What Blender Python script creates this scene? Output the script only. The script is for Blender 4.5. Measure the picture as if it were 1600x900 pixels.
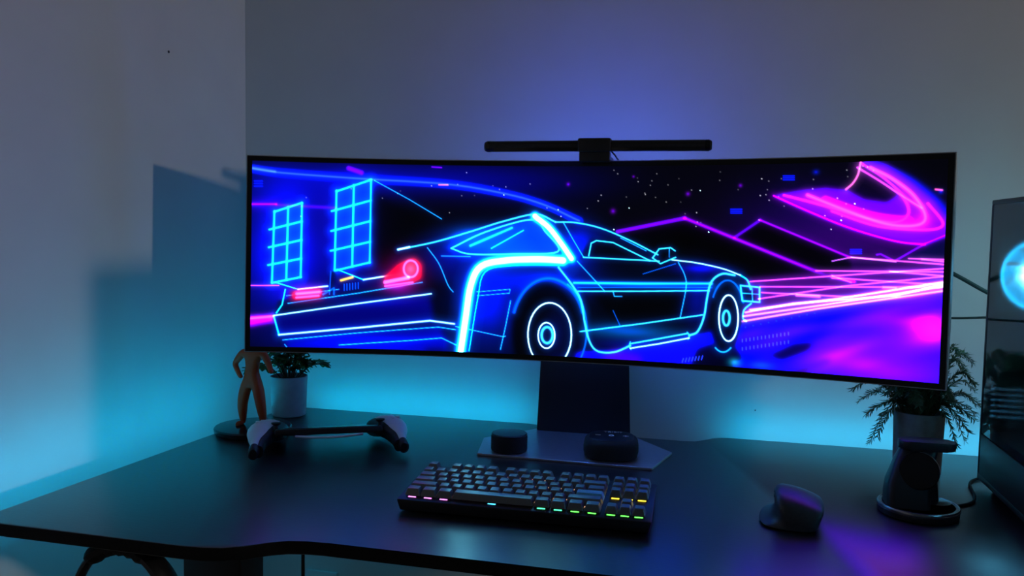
import bpy, bmesh, math, random
import numpy as np
from mathutils import Vector, Matrix

for o in list(bpy.data.objects):
    bpy.data.objects.remove(o, do_unlink=True)
SC = bpy.context.scene
COL = SC.collection
DZ = 0.74                      # height of the desk top above the floor
random.seed(7)

# ------------------------------------------------------------------ camera
cam_d = bpy.data.cameras.new('camera')
cam = bpy.data.objects.new('camera', cam_d)
COL.objects.link(cam)
SC.camera = cam
CX, CY, CZ, YAW, PITCH, ROLL, FPX = 1.0892, -1.7863, 0.4099 + DZ, 0.2418, 0.0688, 0.0172, 1318.6
fw = Vector((-math.sin(YAW) * math.cos(PITCH), math.cos(YAW) * math.cos(PITCH), -math.sin(PITCH)))
rt = Vector((math.cos(YAW), math.sin(YAW), 0))
up = rt.cross(fw)
r2 = rt * math.cos(ROLL) + up * math.sin(ROLL)
u2 = -rt * math.sin(ROLL) + up * math.cos(ROLL)
mw = Matrix((r2, u2, -fw)).transposed().to_4x4()
mw.translation = (CX, CY, CZ)
cam.matrix_world = mw
cam_d.sensor_width = 36
cam_d.lens = FPX * 36 / 1600
cam_d.clip_start = 0.02

# ------------------------------------------------------------------ world, lamp, exposure
SC.view_settings.view_transform = 'Standard'
SC.view_settings.look = 'None'
SC.view_settings.gamma = 1
SC.view_settings.use_curve_mapping = False
SC.view_settings.exposure = 0
w = bpy.data.worlds.new('dim_room')
SC.world = w
w.use_nodes = True
bg = w.node_tree.nodes['Background']
bg.inputs[0].default_value = (0.70, 0.84, 1.0, 1)
bg.inputs[1].default_value = 0.030

lamp_d = bpy.data.lights.new('room_lamp_light', 'POINT')     # small lamp further down the room, right of the desk
lamp_d.energy = 80
lamp_d.color = (1.0, 0.90, 0.80)
lamp_d.shadow_soft_size = 0.062
lamp = bpy.data.objects.new('room_lamp_light', lamp_d)
lamp.location = (4.4, -1.53, 0.735 + DZ)
COL.objects.link(lamp)

LED_COL, LED_STR = (0.0, 0.54, 0.97), 22.0                     # strips behind the desk
HALO_COL, HALO_STR = (0.05, 0.09, 1.0), 112.0                   # rear light of the monitor light bar
SCREEN_STR = 1.0

# ------------------------------------------------------------------ helpers
def tag(o, label, cat, group=None):
    o['label'] = label
    o['category'] = cat
    if group:
        o['group'] = group
    return o

def structure(o):
    o['kind'] = 'structure'
    return o

def empty(name, label, cat, loc=(0, 0, 0), rz=0.0, group=None):
    o = bpy.data.objects.new(name, None)
    o.empty_display_size = 0.02
    COL.objects.link(o)
    o.location = loc
    o.rotation_euler = (0, 0, rz)
    return tag(o, label, cat, group)

def obj(name, bm, mat, parent=None, loc=None, rot=None, smooth=40):
    me = bpy.data.meshes.new(name)
    bmesh.ops.recalc_face_normals(bm, faces=bm.faces)
    bm.to_mesh(me)
    bm.free()
    if mat:
        me.materials.append(mat)
    if smooth:
        for p in me.polygons:
            p.use_smooth = True
        me.set_sharp_from_angle(angle=math.radians(smooth))
    return obj_me(name, me, parent, loc, rot)

def obj_me(name, me, parent=None, loc=None, rot=None):
    o = bpy.data.objects.new(name, me)
    COL.objects.link(o)
    if parent:
        o.parent = parent
    if loc:
        o.location = loc
    if rot:
        o.rotation_euler = rot
    return o

def box(sx, sy, sz, c=(0, 0, 0), bev=0, seg=2, bm=None, rot=None):
    b = bmesh.new()
    bmesh.ops.create_cube(b, size=1)
    bmesh.ops.scale(b, vec=(sx, sy, sz), verts=b.verts)
    if bev:
        bmesh.ops.bevel(b, geom=b.edges[:], offset=bev, segments=seg, affect='EDGES', profile=0.5)
    if rot:
        bmesh.ops.rotate(b, cent=(0, 0, 0), matrix=rot, verts=b.verts)
    bmesh.ops.translate(b, vec=c, verts=b.verts)
    return join(bm, b)

def join(bm, b):
    if bm is None:
        return b
    me = bpy.data.meshes.new('tmp')
    b.to_mesh(me)
    b.free()
    bm.from_mesh(me)
    bpy.data.meshes.remove(me)
    return bm

def rings(rs, cap0=True, cap1=True, closed=True, bm=None):
    b = bm or bmesh.new()
    vs = [[b.verts.new(p) for p in r] for r in rs]
    n = len(rs[0])
    for i in range(len(vs) - 1):
        for k in range(n if closed else n - 1):
            j = (k + 1) % n
            b.faces.new((vs[i][k], vs[i][j], vs[i + 1][j], vs[i + 1][k]))
    if cap0:
        b.faces.new(vs[0][::-1])
    if cap1:
        b.faces.new(vs[-1])
    return b

def lathe(prof, n=32, c=(0, 0, 0), sx=1, sy=1, bm=None):
    return rings([[(c[0] + r * sx * math.cos(2 * math.pi * k / n), c[1] + r * sy * math.sin(2 * math.pi * k / n), c[2] + z)
                   for k in range(n)] for r, z in prof], bm=bm)

def tube(path, r, n=8, bm=None, flat=1.0):
    P = [Vector(p) for p in path]
    rr = r if isinstance(r, (list, tuple)) else [r] * len(P)
    out = []
    nrm = None
    for i, p in enumerate(P):
        t = (P[min(i + 1, len(P) - 1)] - P[max(i - 1, 0)]).normalized()
        if nrm is None:
            a = Vector((0, 0, 1)) if abs(t.z) < 0.9 else Vector((1, 0, 0))
            nrm = (a - t * a.dot(t)).normalized()
        else:
            nrm = (nrm - t * nrm.dot(t)).normalized()
        bn = t.cross(nrm)
        out.append([tuple(p + (nrm * math.cos(2 * math.pi * k / n) + bn * flat * math.sin(2 * math.pi * k / n)) * rr[i]) for k in range(n)])
    return rings(out, bm=bm)

def prism(outline, z0, z1, bev=0, seg=2, bm=None):
    b = bmesh.new()
    a = [b.verts.new((x, y, z0)) for x, y in outline]
    t = [b.verts.new((x, y, z1)) for x, y in outline]
    n = len(outline)
    b.faces.new(a[::-1])
    b.faces.new(t)
    for k in range(n):
        b.faces.new((a[k], a[(k + 1) % n], t[(k + 1) % n], t[k]))
    if bev:
        es = [e for e in b.edges if abs(e.verts[0].co.z - e.verts[1].co.z) < 1e-6]
        bmesh.ops.bevel(b, geom=es, offset=bev, segments=seg, affect='EDGES', profile=0.5)
    return join(bm, b)

def spline(pts, n=8):
    P = [Vector(p) for p in pts]
    E = [2 * P[0] - P[1]] + P + [2 * P[-1] - P[-2]]
    out = []
    for i in range(len(P) - 1):
        a, b, c, d = E[i:i + 4]
        for k in range(n):
            t = k / n
            out.append(0.5 * ((2 * b) + (c - a) * t + (2 * a - 5 * b + 4 * c - d) * t * t + (3 * b - a - 3 * c + d) * t ** 3))
    out.append(P[-1])
    return [tuple(p) for p in out]

def rrect(sx, sy, r, n=6, cx=0, cy=0):
    out = []
    for (qx, qy, a0) in ((1, 1, 0), (-1, 1, 90), (-1, -1, 180), (1, -1, 270)):
        for k in range(n + 1):
            a = math.radians(a0 + 90 * k / n)
            out.append((cx + qx * (sx / 2 - r) + r * math.cos(a), cy + qy * (sy / 2 - r) + r * math.sin(a)))
    return out

# ------------------------------------------------------------------ materials
MATS = {}
def mat(name, col, rough=0.5, metal=0.0, var=0.12, scale=60, bump=0.0, spec=0.5, stretch=None, emit=None, estr=0, coat=0, ior=0):
    m = bpy.data.materials.new(name)
    m.use_nodes = True
    nt = m.node_tree
    b = nt.nodes['Principled BSDF']
    tc = nt.nodes.new('ShaderNodeTexCoord')
    mp = nt.nodes.new('ShaderNodeMapping')
    nz = nt.nodes.new('ShaderNodeTexNoise')
    nz.inputs['Scale'].default_value = scale
    nz.inputs['Detail'].default_value = 4
    if stretch:
        mp.inputs['Scale'].default_value = stretch
    nt.links.new(tc.outputs['Object'], mp.inputs[0])
    nt.links.new(mp.outputs[0], nz.inputs['Vector'])
    rp = nt.nodes.new('ShaderNodeValToRGB')
    rp.color_ramp.elements[0].position = 0.3
    rp.color_ramp.elements[1].position = 0.7
    rp.color_ramp.elements[0].color = (*[c * (1 - var) for c in col], 1)
    rp.color_ramp.elements[1].color = (*[min(1, c * (1 + var)) for c in col], 1)
    nt.links.new(nz.outputs['Fac'], rp.inputs[0])
    nt.links.new(rp.outputs[0], b.inputs['Base Color'])
    b.inputs['Roughness'].default_value = rough
    b.inputs['Metallic'].default_value = metal
    b.inputs['Specular IOR Level'].default_value = spec
    if ior:
        b.inputs['IOR'].default_value = ior
    if coat:
        b.inputs['Coat Weight'].default_value = coat
        b.inputs['Coat Roughness'].default_value = 0.15
    if bump:
        bp = nt.nodes.new('ShaderNodeBump')
        bp.inputs['Strength'].default_value = bump
        bp.inputs['Distance'].default_value = 0.002
        nt.links.new(nz.outputs['Fac'], bp.inputs['Height'])
        nt.links.new(bp.outputs[0], b.inputs['Normal'])
    if emit:
        b.inputs['Emission Color'].default_value = (*emit, 1)
        b.inputs['Emission Strength'].default_value = estr
    MATS[name] = m
    return m

M_wall = mat('wall_paint', (0.62, 0.61, 0.60), 0.85, var=0.02, scale=9, bump=0.05, spec=0.2)
M_floor = mat('floor_wood', (0.10, 0.07, 0.05), 0.5, var=0.35, scale=6, stretch=(1, 8, 1), bump=0.1)
M_base = mat('baseboard_paint', (0.6, 0.6, 0.58), 0.5, var=0.02)
M_desk = mat('desk_laminate', (0.016, 0.016, 0.018), 0.30, var=0.25, scale=40, stretch=(1, 14, 6), bump=0.06, ior=1.95)
M_edge = mat('desk_edge_band', (0.006, 0.006, 0.007), 0.6, var=0.2, scale=200, spec=0.12)
M_black = mat('black_plastic', (0.010, 0.010, 0.012), 0.42, var=0.2, scale=300)
M_blackg = mat('black_gloss', (0.006, 0.006, 0.008), 0.18, var=0.1)
M_rubber = mat('black_rubber', (0.012, 0.012, 0.012), 0.75, var=0.2, scale=200)
M_metal = mat('dark_metal', (0.05, 0.05, 0.055), 0.38, 0.7, var=0.1, scale=200)
M_silver = mat('silver_plastic', (0.42, 0.43, 0.45), 0.35, 0.5, var=0.04, scale=150)
M_stand = mat('stand_grey', (0.50, 0.50, 0.56), 0.36, 0.75, var=0.05, scale=150)
M_legs = mat('desk_leg_steel', (0.012, 0.012, 0.013), 0.5, 0.2, var=0.1)
M_white = mat('white_plastic', (0.75, 0.74, 0.76), 0.32, var=0.03, scale=80)
M_pot = mat('pale_ceramic', (0.42, 0.42, 0.43), 0.6, var=0.08, scale=60, bump=0.05)
M_pot2 = mat('grey_concrete', (0.30, 0.30, 0.29), 0.8, var=0.15, scale=70, bump=0.15)
M_soil = mat('soil', (0.03, 0.02, 0.014), 0.95, var=0.5, scale=160, bump=0.6)
M_leaf = mat('leaf_green', (0.07, 0.17, 0.045), 0.5, var=0.4, scale=40)
M_fern = mat('fern_green', (0.045, 0.11, 0.04), 0.55, var=0.35, scale=40)
M_stem = mat('stem_brown', (0.06, 0.05, 0.025), 0.7, var=0.3)
M_cap = mat('keycap_grey', (0.105, 0.115, 0.125), 0.36, var=0.08, scale=300, ior=2.0)
M_capacc = mat('keycap_blue', (0.16, 0.55, 0.75), 0.5, var=0.05, scale=300)
M_kbcase = mat('keyboard_case', (0.028, 0.03, 0.036), 0.38, 0.3, var=0.1, scale=200)
M_mouse = mat('mouse_graphite', (0.055, 0.058, 0.065), 0.38, 0.25, var=0.1, scale=200)
M_dock = mat('dock_black', (0.014, 0.014, 0.017), 0.42, var=0.1)
M_rim = mat('dock_rim', (0.30, 0.32, 0.35), 0.25, 0.9, var=0.05)
M_fig = mat('orange_plastic', (0.60, 0.075, 0.012), 0.55, var=0.08, scale=60)
M_cloth = mat('speaker_fabric', (0.018, 0.02, 0.024), 0.85, var=0.35, scale=900, bump=0.3)
M_print = mat('pale_print', (0.9, 0.9, 0.9), 0.6, var=0.02)
M_pc = mat('pc_steel', (0.020, 0.021, 0.025), 0.45, 0.3, var=0.12, scale=120)
M_board = mat('circuit_board', (0.012, 0.02, 0.03), 0.5, var=0.4, scale=120)
M_nail = mat('nail_dark', (0.03, 0.03, 0.035), 0.4, 0.8, var=0.1)
M_plate = mat('socket_white', (0.6, 0.6, 0.6), 0.45, var=0.02)

def emission(name, col, strength):
    m = bpy.data.materials.new(name)
    m.use_nodes = True
    nt = m.node_tree
    nt.nodes.clear()
    e = nt.nodes.new('ShaderNodeEmission')
    e.inputs[0].default_value = (*col, 1)
    e.inputs[1].default_value = strength
    out = nt.nodes.new('ShaderNodeOutputMaterial')
    nt.links.new(e.outputs[0], out.inputs[0])
    return m

def thin_glass(name, tint, haze=0.3):
    """thin tinted pane: clear transmission, some dusty scatter, fresnel reflection"""
    m = bpy.data.materials.new(name)
    m.use_nodes = True
    nt = m.node_tree
    nt.nodes.clear()
    t = nt.nodes.new('ShaderNodeBsdfTransparent')
    t.inputs[0].default_value = (*tint, 1)
    rf = nt.nodes.new('ShaderNodeBsdfRefraction')
    rf.inputs['Color'].default_value = (*tint, 1)
    rf.inputs['Roughness'].default_value = 0.62
    rf.inputs['IOR'].default_value = 1.02
    m1 = nt.nodes.new('ShaderNodeMixShader')
    m1.inputs[0].default_value = haze
    g = nt.nodes.new('ShaderNodeBsdfGlossy')
    g.inputs['Roughness'].default_value = 0.06
    g.inputs['Color'].default_value = (0.9, 0.9, 0.9, 1)
    f = nt.nodes.new('ShaderNodeFresnel')
    f.inputs[0].default_value = 1.62
    ge = nt.nodes.new('ShaderNodeNewGeometry')
    ma = nt.nodes.new('ShaderNodeMath')
    ma.operation = 'SUBTRACT'
    ma.use_clamp = True                    # the far face of the pane adds no second mirror
    mx = nt.nodes.new('ShaderNodeMixShader')
    out = nt.nodes.new('ShaderNodeOutputMaterial')
    nt.links.new(t.outputs[0], m1.inputs[1])
    nt.links.new(rf.outputs[0], m1.inputs[2])
    nt.links.new(f.outputs[0], ma.inputs[0])
    nt.links.new(ge.outputs['Backfacing'], ma.inputs[1])
    nt.links.new(ma.outputs[0], mx.inputs[0])
    nt.links.new(m1.outputs[0], mx.inputs[1])
    nt.links.new(g.outputs[0], mx.inputs[2])
    nt.links.new(mx.outputs[0], out.inputs[0])
    return m

ART = [
('B','b5',85.1,51.8,135.2,44.6),
('B','b6',30.4,153.8,67.2,134.1),
('B','b5',232.8,20.3,205.6,24.5),
('B','b4',428.5,28.3,171,33),
('B','b5',98.5,185.8,136,101.1),
('B','v3',1022.8,122.5,147.9,48.5),
('B','n3',935.5,73.9,116.8,59.8),
('S','b8',7,0,0,[(-10.5,12.5),(-1.1,13.6),(7.2,14.8),(15.6,16),(25,17.1),(36.4,18.3),(50.9,19.4),(68.9,20.4),(89.7,21.5),(112.6,22.5),(136.9,23.6),(162,24.7),(187.1,25.7),(213.2,26.7),(241.1,27.7),(269.7,28.6),(297.8,29.7),(324.4,31),(348.2,32.7),(369.2,34.7),(388.4,37),(405.9,39.6),(422.1,42.3),(437.3,45),(451.9,47.8),(465.4,50.5),(477.6,53.2),(488.8,56),(499.4,59),(509.9,62.1),(520.6,65.6),(531.4,69.6),(542,73.8),(552.4,78.3),(562.7,83),(572.9,87.6),(583.3,92.1)]),
('S','bl',1.6,0,0,[(-10.5,12.5),(-1.1,13.6),(7.2,14.8),(15.6,16),(25,17.1),(36.4,18.3),(50.9,19.4),(68.9,20.4),(89.7,21.5),(112.6,22.5),(136.9,23.6),(162,24.7),(187.1,25.7),(213.2,26.7),(241.1,27.7),(269.7,28.6),(297.8,29.7),(324.4,31),(348.2,32.7),(369.2,34.7),(388.4,37),(405.9,39.6),(422.1,42.3),(437.3,45),(451.9,47.8),(465.4,50.5),(477.6,53.2),(488.8,56),(499.4,59),(509.9,62.1),(520.6,65.6),(531.4,69.6),(542,73.8),(552.4,78.3),(562.7,83),(572.9,87.6),(583.3,92.1)]),
('S','bl',2.2,0,0,[(-7.2,11.3),(39.6,17.5)]),
('S','v8',2,5,0.4,[(-6.3,75.6),(42.7,74.2)]),
('S','v4',2.5,0,0,[(42.7,75.3),(148,78.1)]),
('S','v6',4,0,0,[(169.6,8.3),(192.6,15.6)]),
('S','v8',1,0,0,[(318.8,3.1),(336.1,4)]),
('S','pk',1.2,0,0,[(332.1,34),(348.2,33.8)]),
('S','b8',1,0,0,[(4.2,35.3),(17.6,34.9)]),
('S','b8',1,0,0,[(4.3,39.7),(17.6,39.3)]),
('S','b8',1,0,0,[(4.3,44.2),(17.7,43.8)]),
('B','v8',562.5,30.5,3.3,3.3),
('B','v8',767,46.2,3.7,3.6),
('B','v8',641.6,75.2,4.4,4.3),
('B','v8',851.5,33.2,3.1,3.1),
('B','v8',674.9,17.5,2.2,2.1),
('S','b8',1,0,0,[(917.9,18.9),(934.5,19.2)]),
('S','b8',1,0,0,[(918,21.9),(934.6,22.2)]),
('S','b8',1,0,0,[(918.1,24.9),(934.7,25.2)]),
('S','b8',1,0,0,[(837.5,71),(854.8,70.9)]),
('S','b8',1,0,0,[(837.6,74),(854.9,74)]),
('S','b8',1,0,0,[(837.7,77.1),(855,77.1)]),
('S','b8',1,0,0,[(1022.2,132.3),(1037.9,132)]),
('S','b8',1,0,0,[(1022.3,135.2),(1038,134.9)]),
('S','b8',1,0,0,[(1022.5,138.1),(1038.1,137.8)]),
('B','b8',967.1,13.9,4.8,3.9),
('S','pk',1.5,0,0,[(1136.8,43.3),(1145.3,44.4)]),
('B','b8',1143.8,47.1,4.2,3.7),
('F','v7',0.95,3,[(902.2,49.8),(939.2,42.1),(982.2,37.7),(1015.1,42.1),(1038.7,55.9),(1070.5,61),(1089.5,48.9),(1079.9,29.9),(1057,13.2),(1030,-2.9),(1068.3,5.9),(1104.6,32.3),(1137.5,60.8),(1155.5,88.6),(1156.5,113.4),(1125.5,124),(1086,117.9),(1022,101.2),(956.8,74.9)]),
('S','b6',8,0,0,[(1045.7,2.4),(1055.1,6.9),(1064.6,11.2),(1074,15.5),(1083.2,19.9),(1091.9,24.5),(1100.1,29.4),(1107.9,34.8),(1115.5,40.7),(1122.7,46.7),(1129.4,52.7),(1135.2,58.4),(1140.2,63.6),(1144,68.3),(1146.7,72.6),(1148.6,76.7),(1150.3,80.6),(1151.9,84.6),(1153.8,88.6)]),
('S','m7',1.2,4,0.4,[(904.2,49.8),(913.5,54),(922.6,58.2),(931.6,62.4),(940.8,66.6),(950.1,70.7),(959.7,74.9),(969.7,79.2),(979.9,83.6),(990.3,88),(1000.8,92.3),(1011.4,96.4),(1022,100.2),(1032.8,103.9),(1044.2,107.5),(1055.5,110.9),(1066.5,114),(1076.8,116.7),(1086,118.8),(1094,120.3),(1101,121.3),(1107.3,121.8),(1113.3,122.2),(1119.2,122.5),(1125.5,123)]),
('S','m8',1.6,4,0.35,[(919.9,48.9),(930.7,51.8),(941.5,54.7),(952.2,57.5),(962.7,60.4),(973.1,63.3),(983.2,66.1),(993.2,69.2),(1003,72.4),(1012.6,75.6),(1022,78.7),(1031,81.5),(1039.7,83.8),(1048.2,85.8),(1056.7,87.6),(1064.8,89.1),(1072.4,90.2),(1079.2,90.7),(1084.9,90.4),(1089.7,89.4),(1093.7,87.8),(1097,85.5),(1099.4,82.8),(1101.1,79.7),(1102,76.3),(1101.9,72.6),(1100.8,68.2),(1099,63.4),(1096.5,58.5),(1093.6,53.6),(1090.4,49),(1086.7,44.5),(1082.4,40),(1077.6,35.5),(1072.6,31.1),(1067.6,26.8),(1062.7,22.9),(1058,19.2),(1053.2,15.8),(1048.4,12.6),(1043.6,9.4),(1038.7,6.2),(1033.9,3)]),
('S','mg',2.2,6,0.4,[(955.9,49.2),(965.2,53.1),(974.4,57),(983.6,60.8),(992.8,64.6),(1002.1,68.4),(1011.6,72.1),(1021.6,76),(1032.1,80.1),(1042.6,84.1),(1053,87.8),(1062.8,91),(1071.7,93.3),(1080,94.9),(1088,95.9),(1095.5,96.3),(1102.3,96.3),(1108.2,95.9),(1113.1,95.1),(1117.1,94),(1120.2,92.5),(1122.5,90.6),(1124,88.2),(1124.8,85.4),(1124.7,82.1),(1123.7,78),(1121.7,73.1),(1118.9,67.8),(1115.6,62.3),(1111.9,57),(1108,52),(1103.8,47.5),(1099.1,43.1),(1094,38.8),(1088.7,34.7),(1083.3,30.7),(1078,27),(1072.8,23.6),(1067.5,20.5),(1062.2,17.6),(1056.8,14.8),(1051.4,12),(1046,9.1)]),
('S','m8',1.4,4,0.3,[(993,74),(1004.1,78),(1015.1,82.1),(1026,86.3),(1036.9,90.1),(1047.7,93.5),(1058.3,96.2),(1069.3,98.2),(1080.8,99.5),(1092.1,100.5),(1102.7,101.1),(1112.3,101.4),(1120.3,101.6),(1126.7,101.7),(1131.8,101.5),(1135.8,101.2),(1139.1,100.6),(1141.8,99.8),(1144.1,98.8),(1146.1,97.7),(1147.5,96.5),(1148.3,95.1),(1148.5,93.3),(1148.2,91.2),(1147.1,88.6),(1145.1,85.3),(1142.2,81.4),(1138.7,77),(1134.8,72.5),(1131,67.9),(1127.4,63.5)]),
('S','v8',6,0,0,[(982.9,56.3),(994.1,60.5),(1005.5,64.9),(1016.7,69.2),(1027.8,73.3),(1038.5,76.9),(1048.7,79.9),(1058.3,82.2),(1067.5,83.9),(1076.4,85.2),(1085.1,86.2),(1093.7,87.3),(1102.4,88.6)]),
('B','m6',1119.8,88.6,20.7,13),
('S','pk',1.3,4,0.4,[(1032,0),(1031.5,3.1),(1031.1,6.3),(1030.7,9.4),(1030.3,12.5),(1029.7,15.5),(1029,18.2),(1028.1,20.8),(1027.1,23.2),(1026,25.4),(1024.8,27.6),(1023.5,29.6),(1022.1,31.6),(1020.7,33.4),(1019.1,35),(1017.4,36.6),(1015.7,38),(1014,39.5),(1012.3,41.1)]),
('S','mg',1.3,5,0.3,[(1027.7,8.6),(1033.2,12.1),(1038.8,15.6),(1044.4,19.1),(1049.8,22.6),(1055.2,26.1),(1060.3,29.5),(1065.1,32.8),(1069.7,36),(1074.1,39.2),(1078.5,42.4),(1083,45.6),(1087.7,48.9),(1092.7,52.3),(1097.9,55.8),(1103.2,59.4),(1108.5,62.9),(1113.8,66.4),(1119.1,69.9)]),
('F','k',1,1.5,[(644.9,111.6),(763,85.8),(987.2,173.2),(988.6,211.6),(648.3,225.6)]),
('F','k',1,1.5,[(843.1,117.1),(884.7,89.1),(1023.6,144.8),(1024.4,166.2),(948.7,168.4)]),
('F','n2',0.8,1.5,[(1090.7,148.1),(1158,109.7),(1159.5,146.5)]),
('S','v7',3,4,0.3,[(650.3,109.4),(763,85.8)]),
('S','v8',2.6,4,0.3,[(763,85.8),(989.1,173.2)]),
('S','v5',2.2,3,0.2,[(845.1,116),(884.6,88.1)]),
('S','v8',1.5,4,0.3,[(884.6,88.1),(1021.7,143.9)]),
('S','p7',0.9,0,0,[(995.8,150.4),(1023.6,143.9),(1087.2,149.1)]),
('S','v7',1.2,3,0.2,[(1060,139.3),(1065.4,138.2),(1085.4,148.2),(1125.4,122.1),(1157.9,107)]),
('F','v3',0.9,4,[(859.7,182.3),(987,166.3),(1159.5,146.5),(1161.4,194.4),(979.6,225.9),(862.1,253.1)]),
('F','b7',1,3,[(355.1,336.5),(694.6,304.2),(862.1,253.1),(979.6,225.9),(1161.2,189.8),(1167,332.7),(695.5,331)]),
('B','m7',1126.3,252.2,60.4,42.2),
('B','v8',1029.4,297.5,83.3,34.2),
('B','v8',1093.7,316.3,70.9,21),
('B','m8',1145,249,22.1,16.8),
('B','m6',1090.4,230.7,53.1,15.2),
('B','b5',932.6,264.4,58.9,14.1),
('B','b6',973.4,316.8,48,15.9),
('B','b6',1158.7,315,16.9,18.6),
('B','m6',1106.7,196.7,52.4,13.2),
('F','k',0.75,4,[(904.2,302.7),(943,281.9),(976.7,275.7),(964.7,290.5),(926.2,307.3)]),
('F','k',0.55,4,[(934.8,324.8),(973.1,307.8),(1001.4,301.7),(983,317),(949.7,331.7)]),
('F','k',0.9,4,[(776.6,341.8),(791.1,298.7),(842.5,280),(864.1,309.6),(839.2,332.1)]),
('F','v4',0.7,5,[(607.2,341.6),(650.7,306.6),(695,315),(706.7,341.1)]),
('B','c8',852,316.6,10.2,7.2),
('B','b9',894.8,318.7,18.1,6.1),
('S','p8',0.9,3,0.3,[(972.6,165.8),(1160.1,162.1)]),
('S','p8',0.9,3,0.3,[(872,186),(1159.9,156.6)]),
('S','p8',0.9,3,0.3,[(888.4,193.6),(1161,184.2)]),
('S','p8',0.9,3,0.3,[(886,213.1),(1016,187.9),(1160.4,167.7)]),
('S','p8',0.9,3,0.3,[(890.7,202.7),(1025.9,204.1),(1160.7,176.9)]),
('S','p8',0.9,3,0.3,[(1023.6,143.9),(1159.7,152)]),
('S','p8',0.9,3,0.3,[(1104.6,144),(1159.4,144.7)]),
('S','p8',0.9,3,0.3,[(1122,144.6),(1159.6,148.3)]),
('S','p8',0.9,3,0.3,[(996.7,172.9),(1025,181.7)]),
('S','p8',0.9,3,0.3,[(1078.9,163.6),(1160.4,168.6)]),
('S','p8',0.9,3,0.3,[(996.8,175.9),(1160.9,181.5)]),
('S','p9',1.4,4,0.4,[(862,250),(979.6,223.9),(1161.2,187.9)]),
('S','p9',1.4,4,0.4,[(863.8,241.7),(988.9,217.5),(1160.9,181.5)]),
('S','p9',1.4,4,0.4,[(873.5,231),(998,209.2),(1160.6,175)]),
('S','p9',1.4,4,0.4,[(866.6,235.4),(940.7,217.8),(1089.2,199.4),(1160.8,177.8)]),
('S','pk',2.2,0,0,[(945.1,204.5),(978.9,205.1)]),
('S','m7',2.2,0,0,[(996.7,173.9),(1029.6,180.6)]),
('S','p8',1.6,0,0,[(1070.9,187.8),(1088.7,188)]),
('B','b9',867.4,259,1,1.1),
('B','b9',879.5,255.9,1.1,1),
('B','b9',891.4,252.8,1,1.1),
('B','b9',903.3,249.7,1,1),
('B','b9',915.2,246.6,1,1),
('B','b9',926.9,243.6,1,1),
('B','b9',938.6,240.5,1,1),
('B','b9',950.2,237.5,1,1),
('B','b9',961.7,234.5,1,1),
('B','b9',973.2,231.6,0.9,1),
('S','bl',0.8,0,0,[(863,278.8),(863.1,282.9)]),
('S','bl',0.8,0,0,[(869.1,277.5),(869.2,281.6)]),
('S','bl',0.8,0,0,[(875.1,276.2),(875.2,280.3)]),
('S','bl',0.8,0,0,[(881.1,274.9),(881.3,279)]),
('S','bl',0.8,0,0,[(887.1,273.6),(887.3,277.7)]),
('S','bl',0.8,0,0,[(893.1,272.4),(893.3,276.4)]),
('S','bl',0.8,0,0,[(899.1,271.1),(899.2,275.2)]),
('S','bl',0.8,0,0,[(905.1,269.8),(905.2,273.9)]),
('S','bl',0.8,0,0,[(911,268.5),(911.1,272.6)]),
('S','bl',0.8,0,0,[(916.9,267.3),(917,271.3)]),
('S','bl',0.8,0,0,[(922.8,266),(922.9,270.1)]),
('S','bl',0.8,0,0,[(928.7,264.8),(928.8,268.8)]),
('S','bl',0.8,0,0,[(934.5,263.5),(934.7,267.5)]),
('S','bl',0.8,0,0,[(863.5,292.1),(863.6,296.2)]),
('S','bl',0.8,0,0,[(869.5,290.8),(869.7,294.9)]),
('S','bl',0.8,0,0,[(875.6,289.5),(875.7,293.6)]),
('S','bl',0.8,0,0,[(881.6,288.2),(881.7,292.3)]),
('S','bl',0.8,0,0,[(887.6,286.9),(887.7,291)]),
('S','bl',0.8,0,0,[(893.6,285.6),(893.7,289.7)]),
('S','bl',0.8,0,0,[(899.6,284.3),(899.7,288.4)]),
('S','bl',0.8,0,0,[(905.5,283),(905.7,287.1)]),
('S','bl',0.8,0,0,[(911.5,281.7),(911.6,285.8)]),
('S','bl',0.8,0,0,[(917.4,280.4),(917.5,284.5)]),
('S','bl',0.8,0,0,[(923.3,279.1),(923.4,283.2)]),
('S','bl',0.8,0,0,[(929.1,277.9),(929.3,281.9)]),
('S','bl',0.8,0,0,[(935,276.6),(935.1,280.6)]),
('S','bl',0.8,0,0,[(768.3,315.9),(766.4,322.4)]),
('S','bl',0.8,0,0,[(773.6,314.8),(771.7,321.3)]),
('S','bl',0.8,0,0,[(778.9,313.7),(777,320.2)]),
('S','bl',0.8,0,0,[(784.2,312.7),(782.2,319.1)]),
('S','bl',0.8,0,0,[(789.4,311.6),(787.5,318)]),
('S','bl',0.8,0,0,[(794.6,310.5),(792.7,317)]),
('S','bl',0.8,0,0,[(799.9,309.5),(798,315.9)]),
('F','m7',0.9,3,[(-8.3,270),(45.4,266.8),(45.6,280.3),(-8,291.3)]),
('S','p8',2,4,0.4,[(-8.2,275.6),(43.2,270.2)]),
('S','p8',0.8,3,0.3,[(-8.9,217.3),(49.2,216.1)]),
('B','b7',62.8,142.1,43.6,83.9),
('F','b9',0.5,3,[(39.5,86.5),(87.7,70.7),(87.4,200.6),(36.8,210.8)]),
('S','c',1.6,5,0.6,[(39.5,87.6),(87.7,70.7)]),
('S','c',1.6,5,0.6,[(31,118.8),(87.6,103.1)]),
('S','c',1.6,5,0.6,[(30.3,149.9),(87.5,135.6)]),
('S','c',1.6,5,0.6,[(29.6,180.9),(87.5,168.1)]),
('S','c',1.6,5,0.6,[(36.8,211.9),(87.4,200.6)]),
('S','c',1.6,5,0.6,[(39.5,86.5),(36.8,210.8)]),
('S','c',1.6,5,0.6,[(63.5,78.6),(62,205.7)]),
('S','c',1.6,5,0.6,[(87.7,70.7),(87.4,200.6)]),
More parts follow.
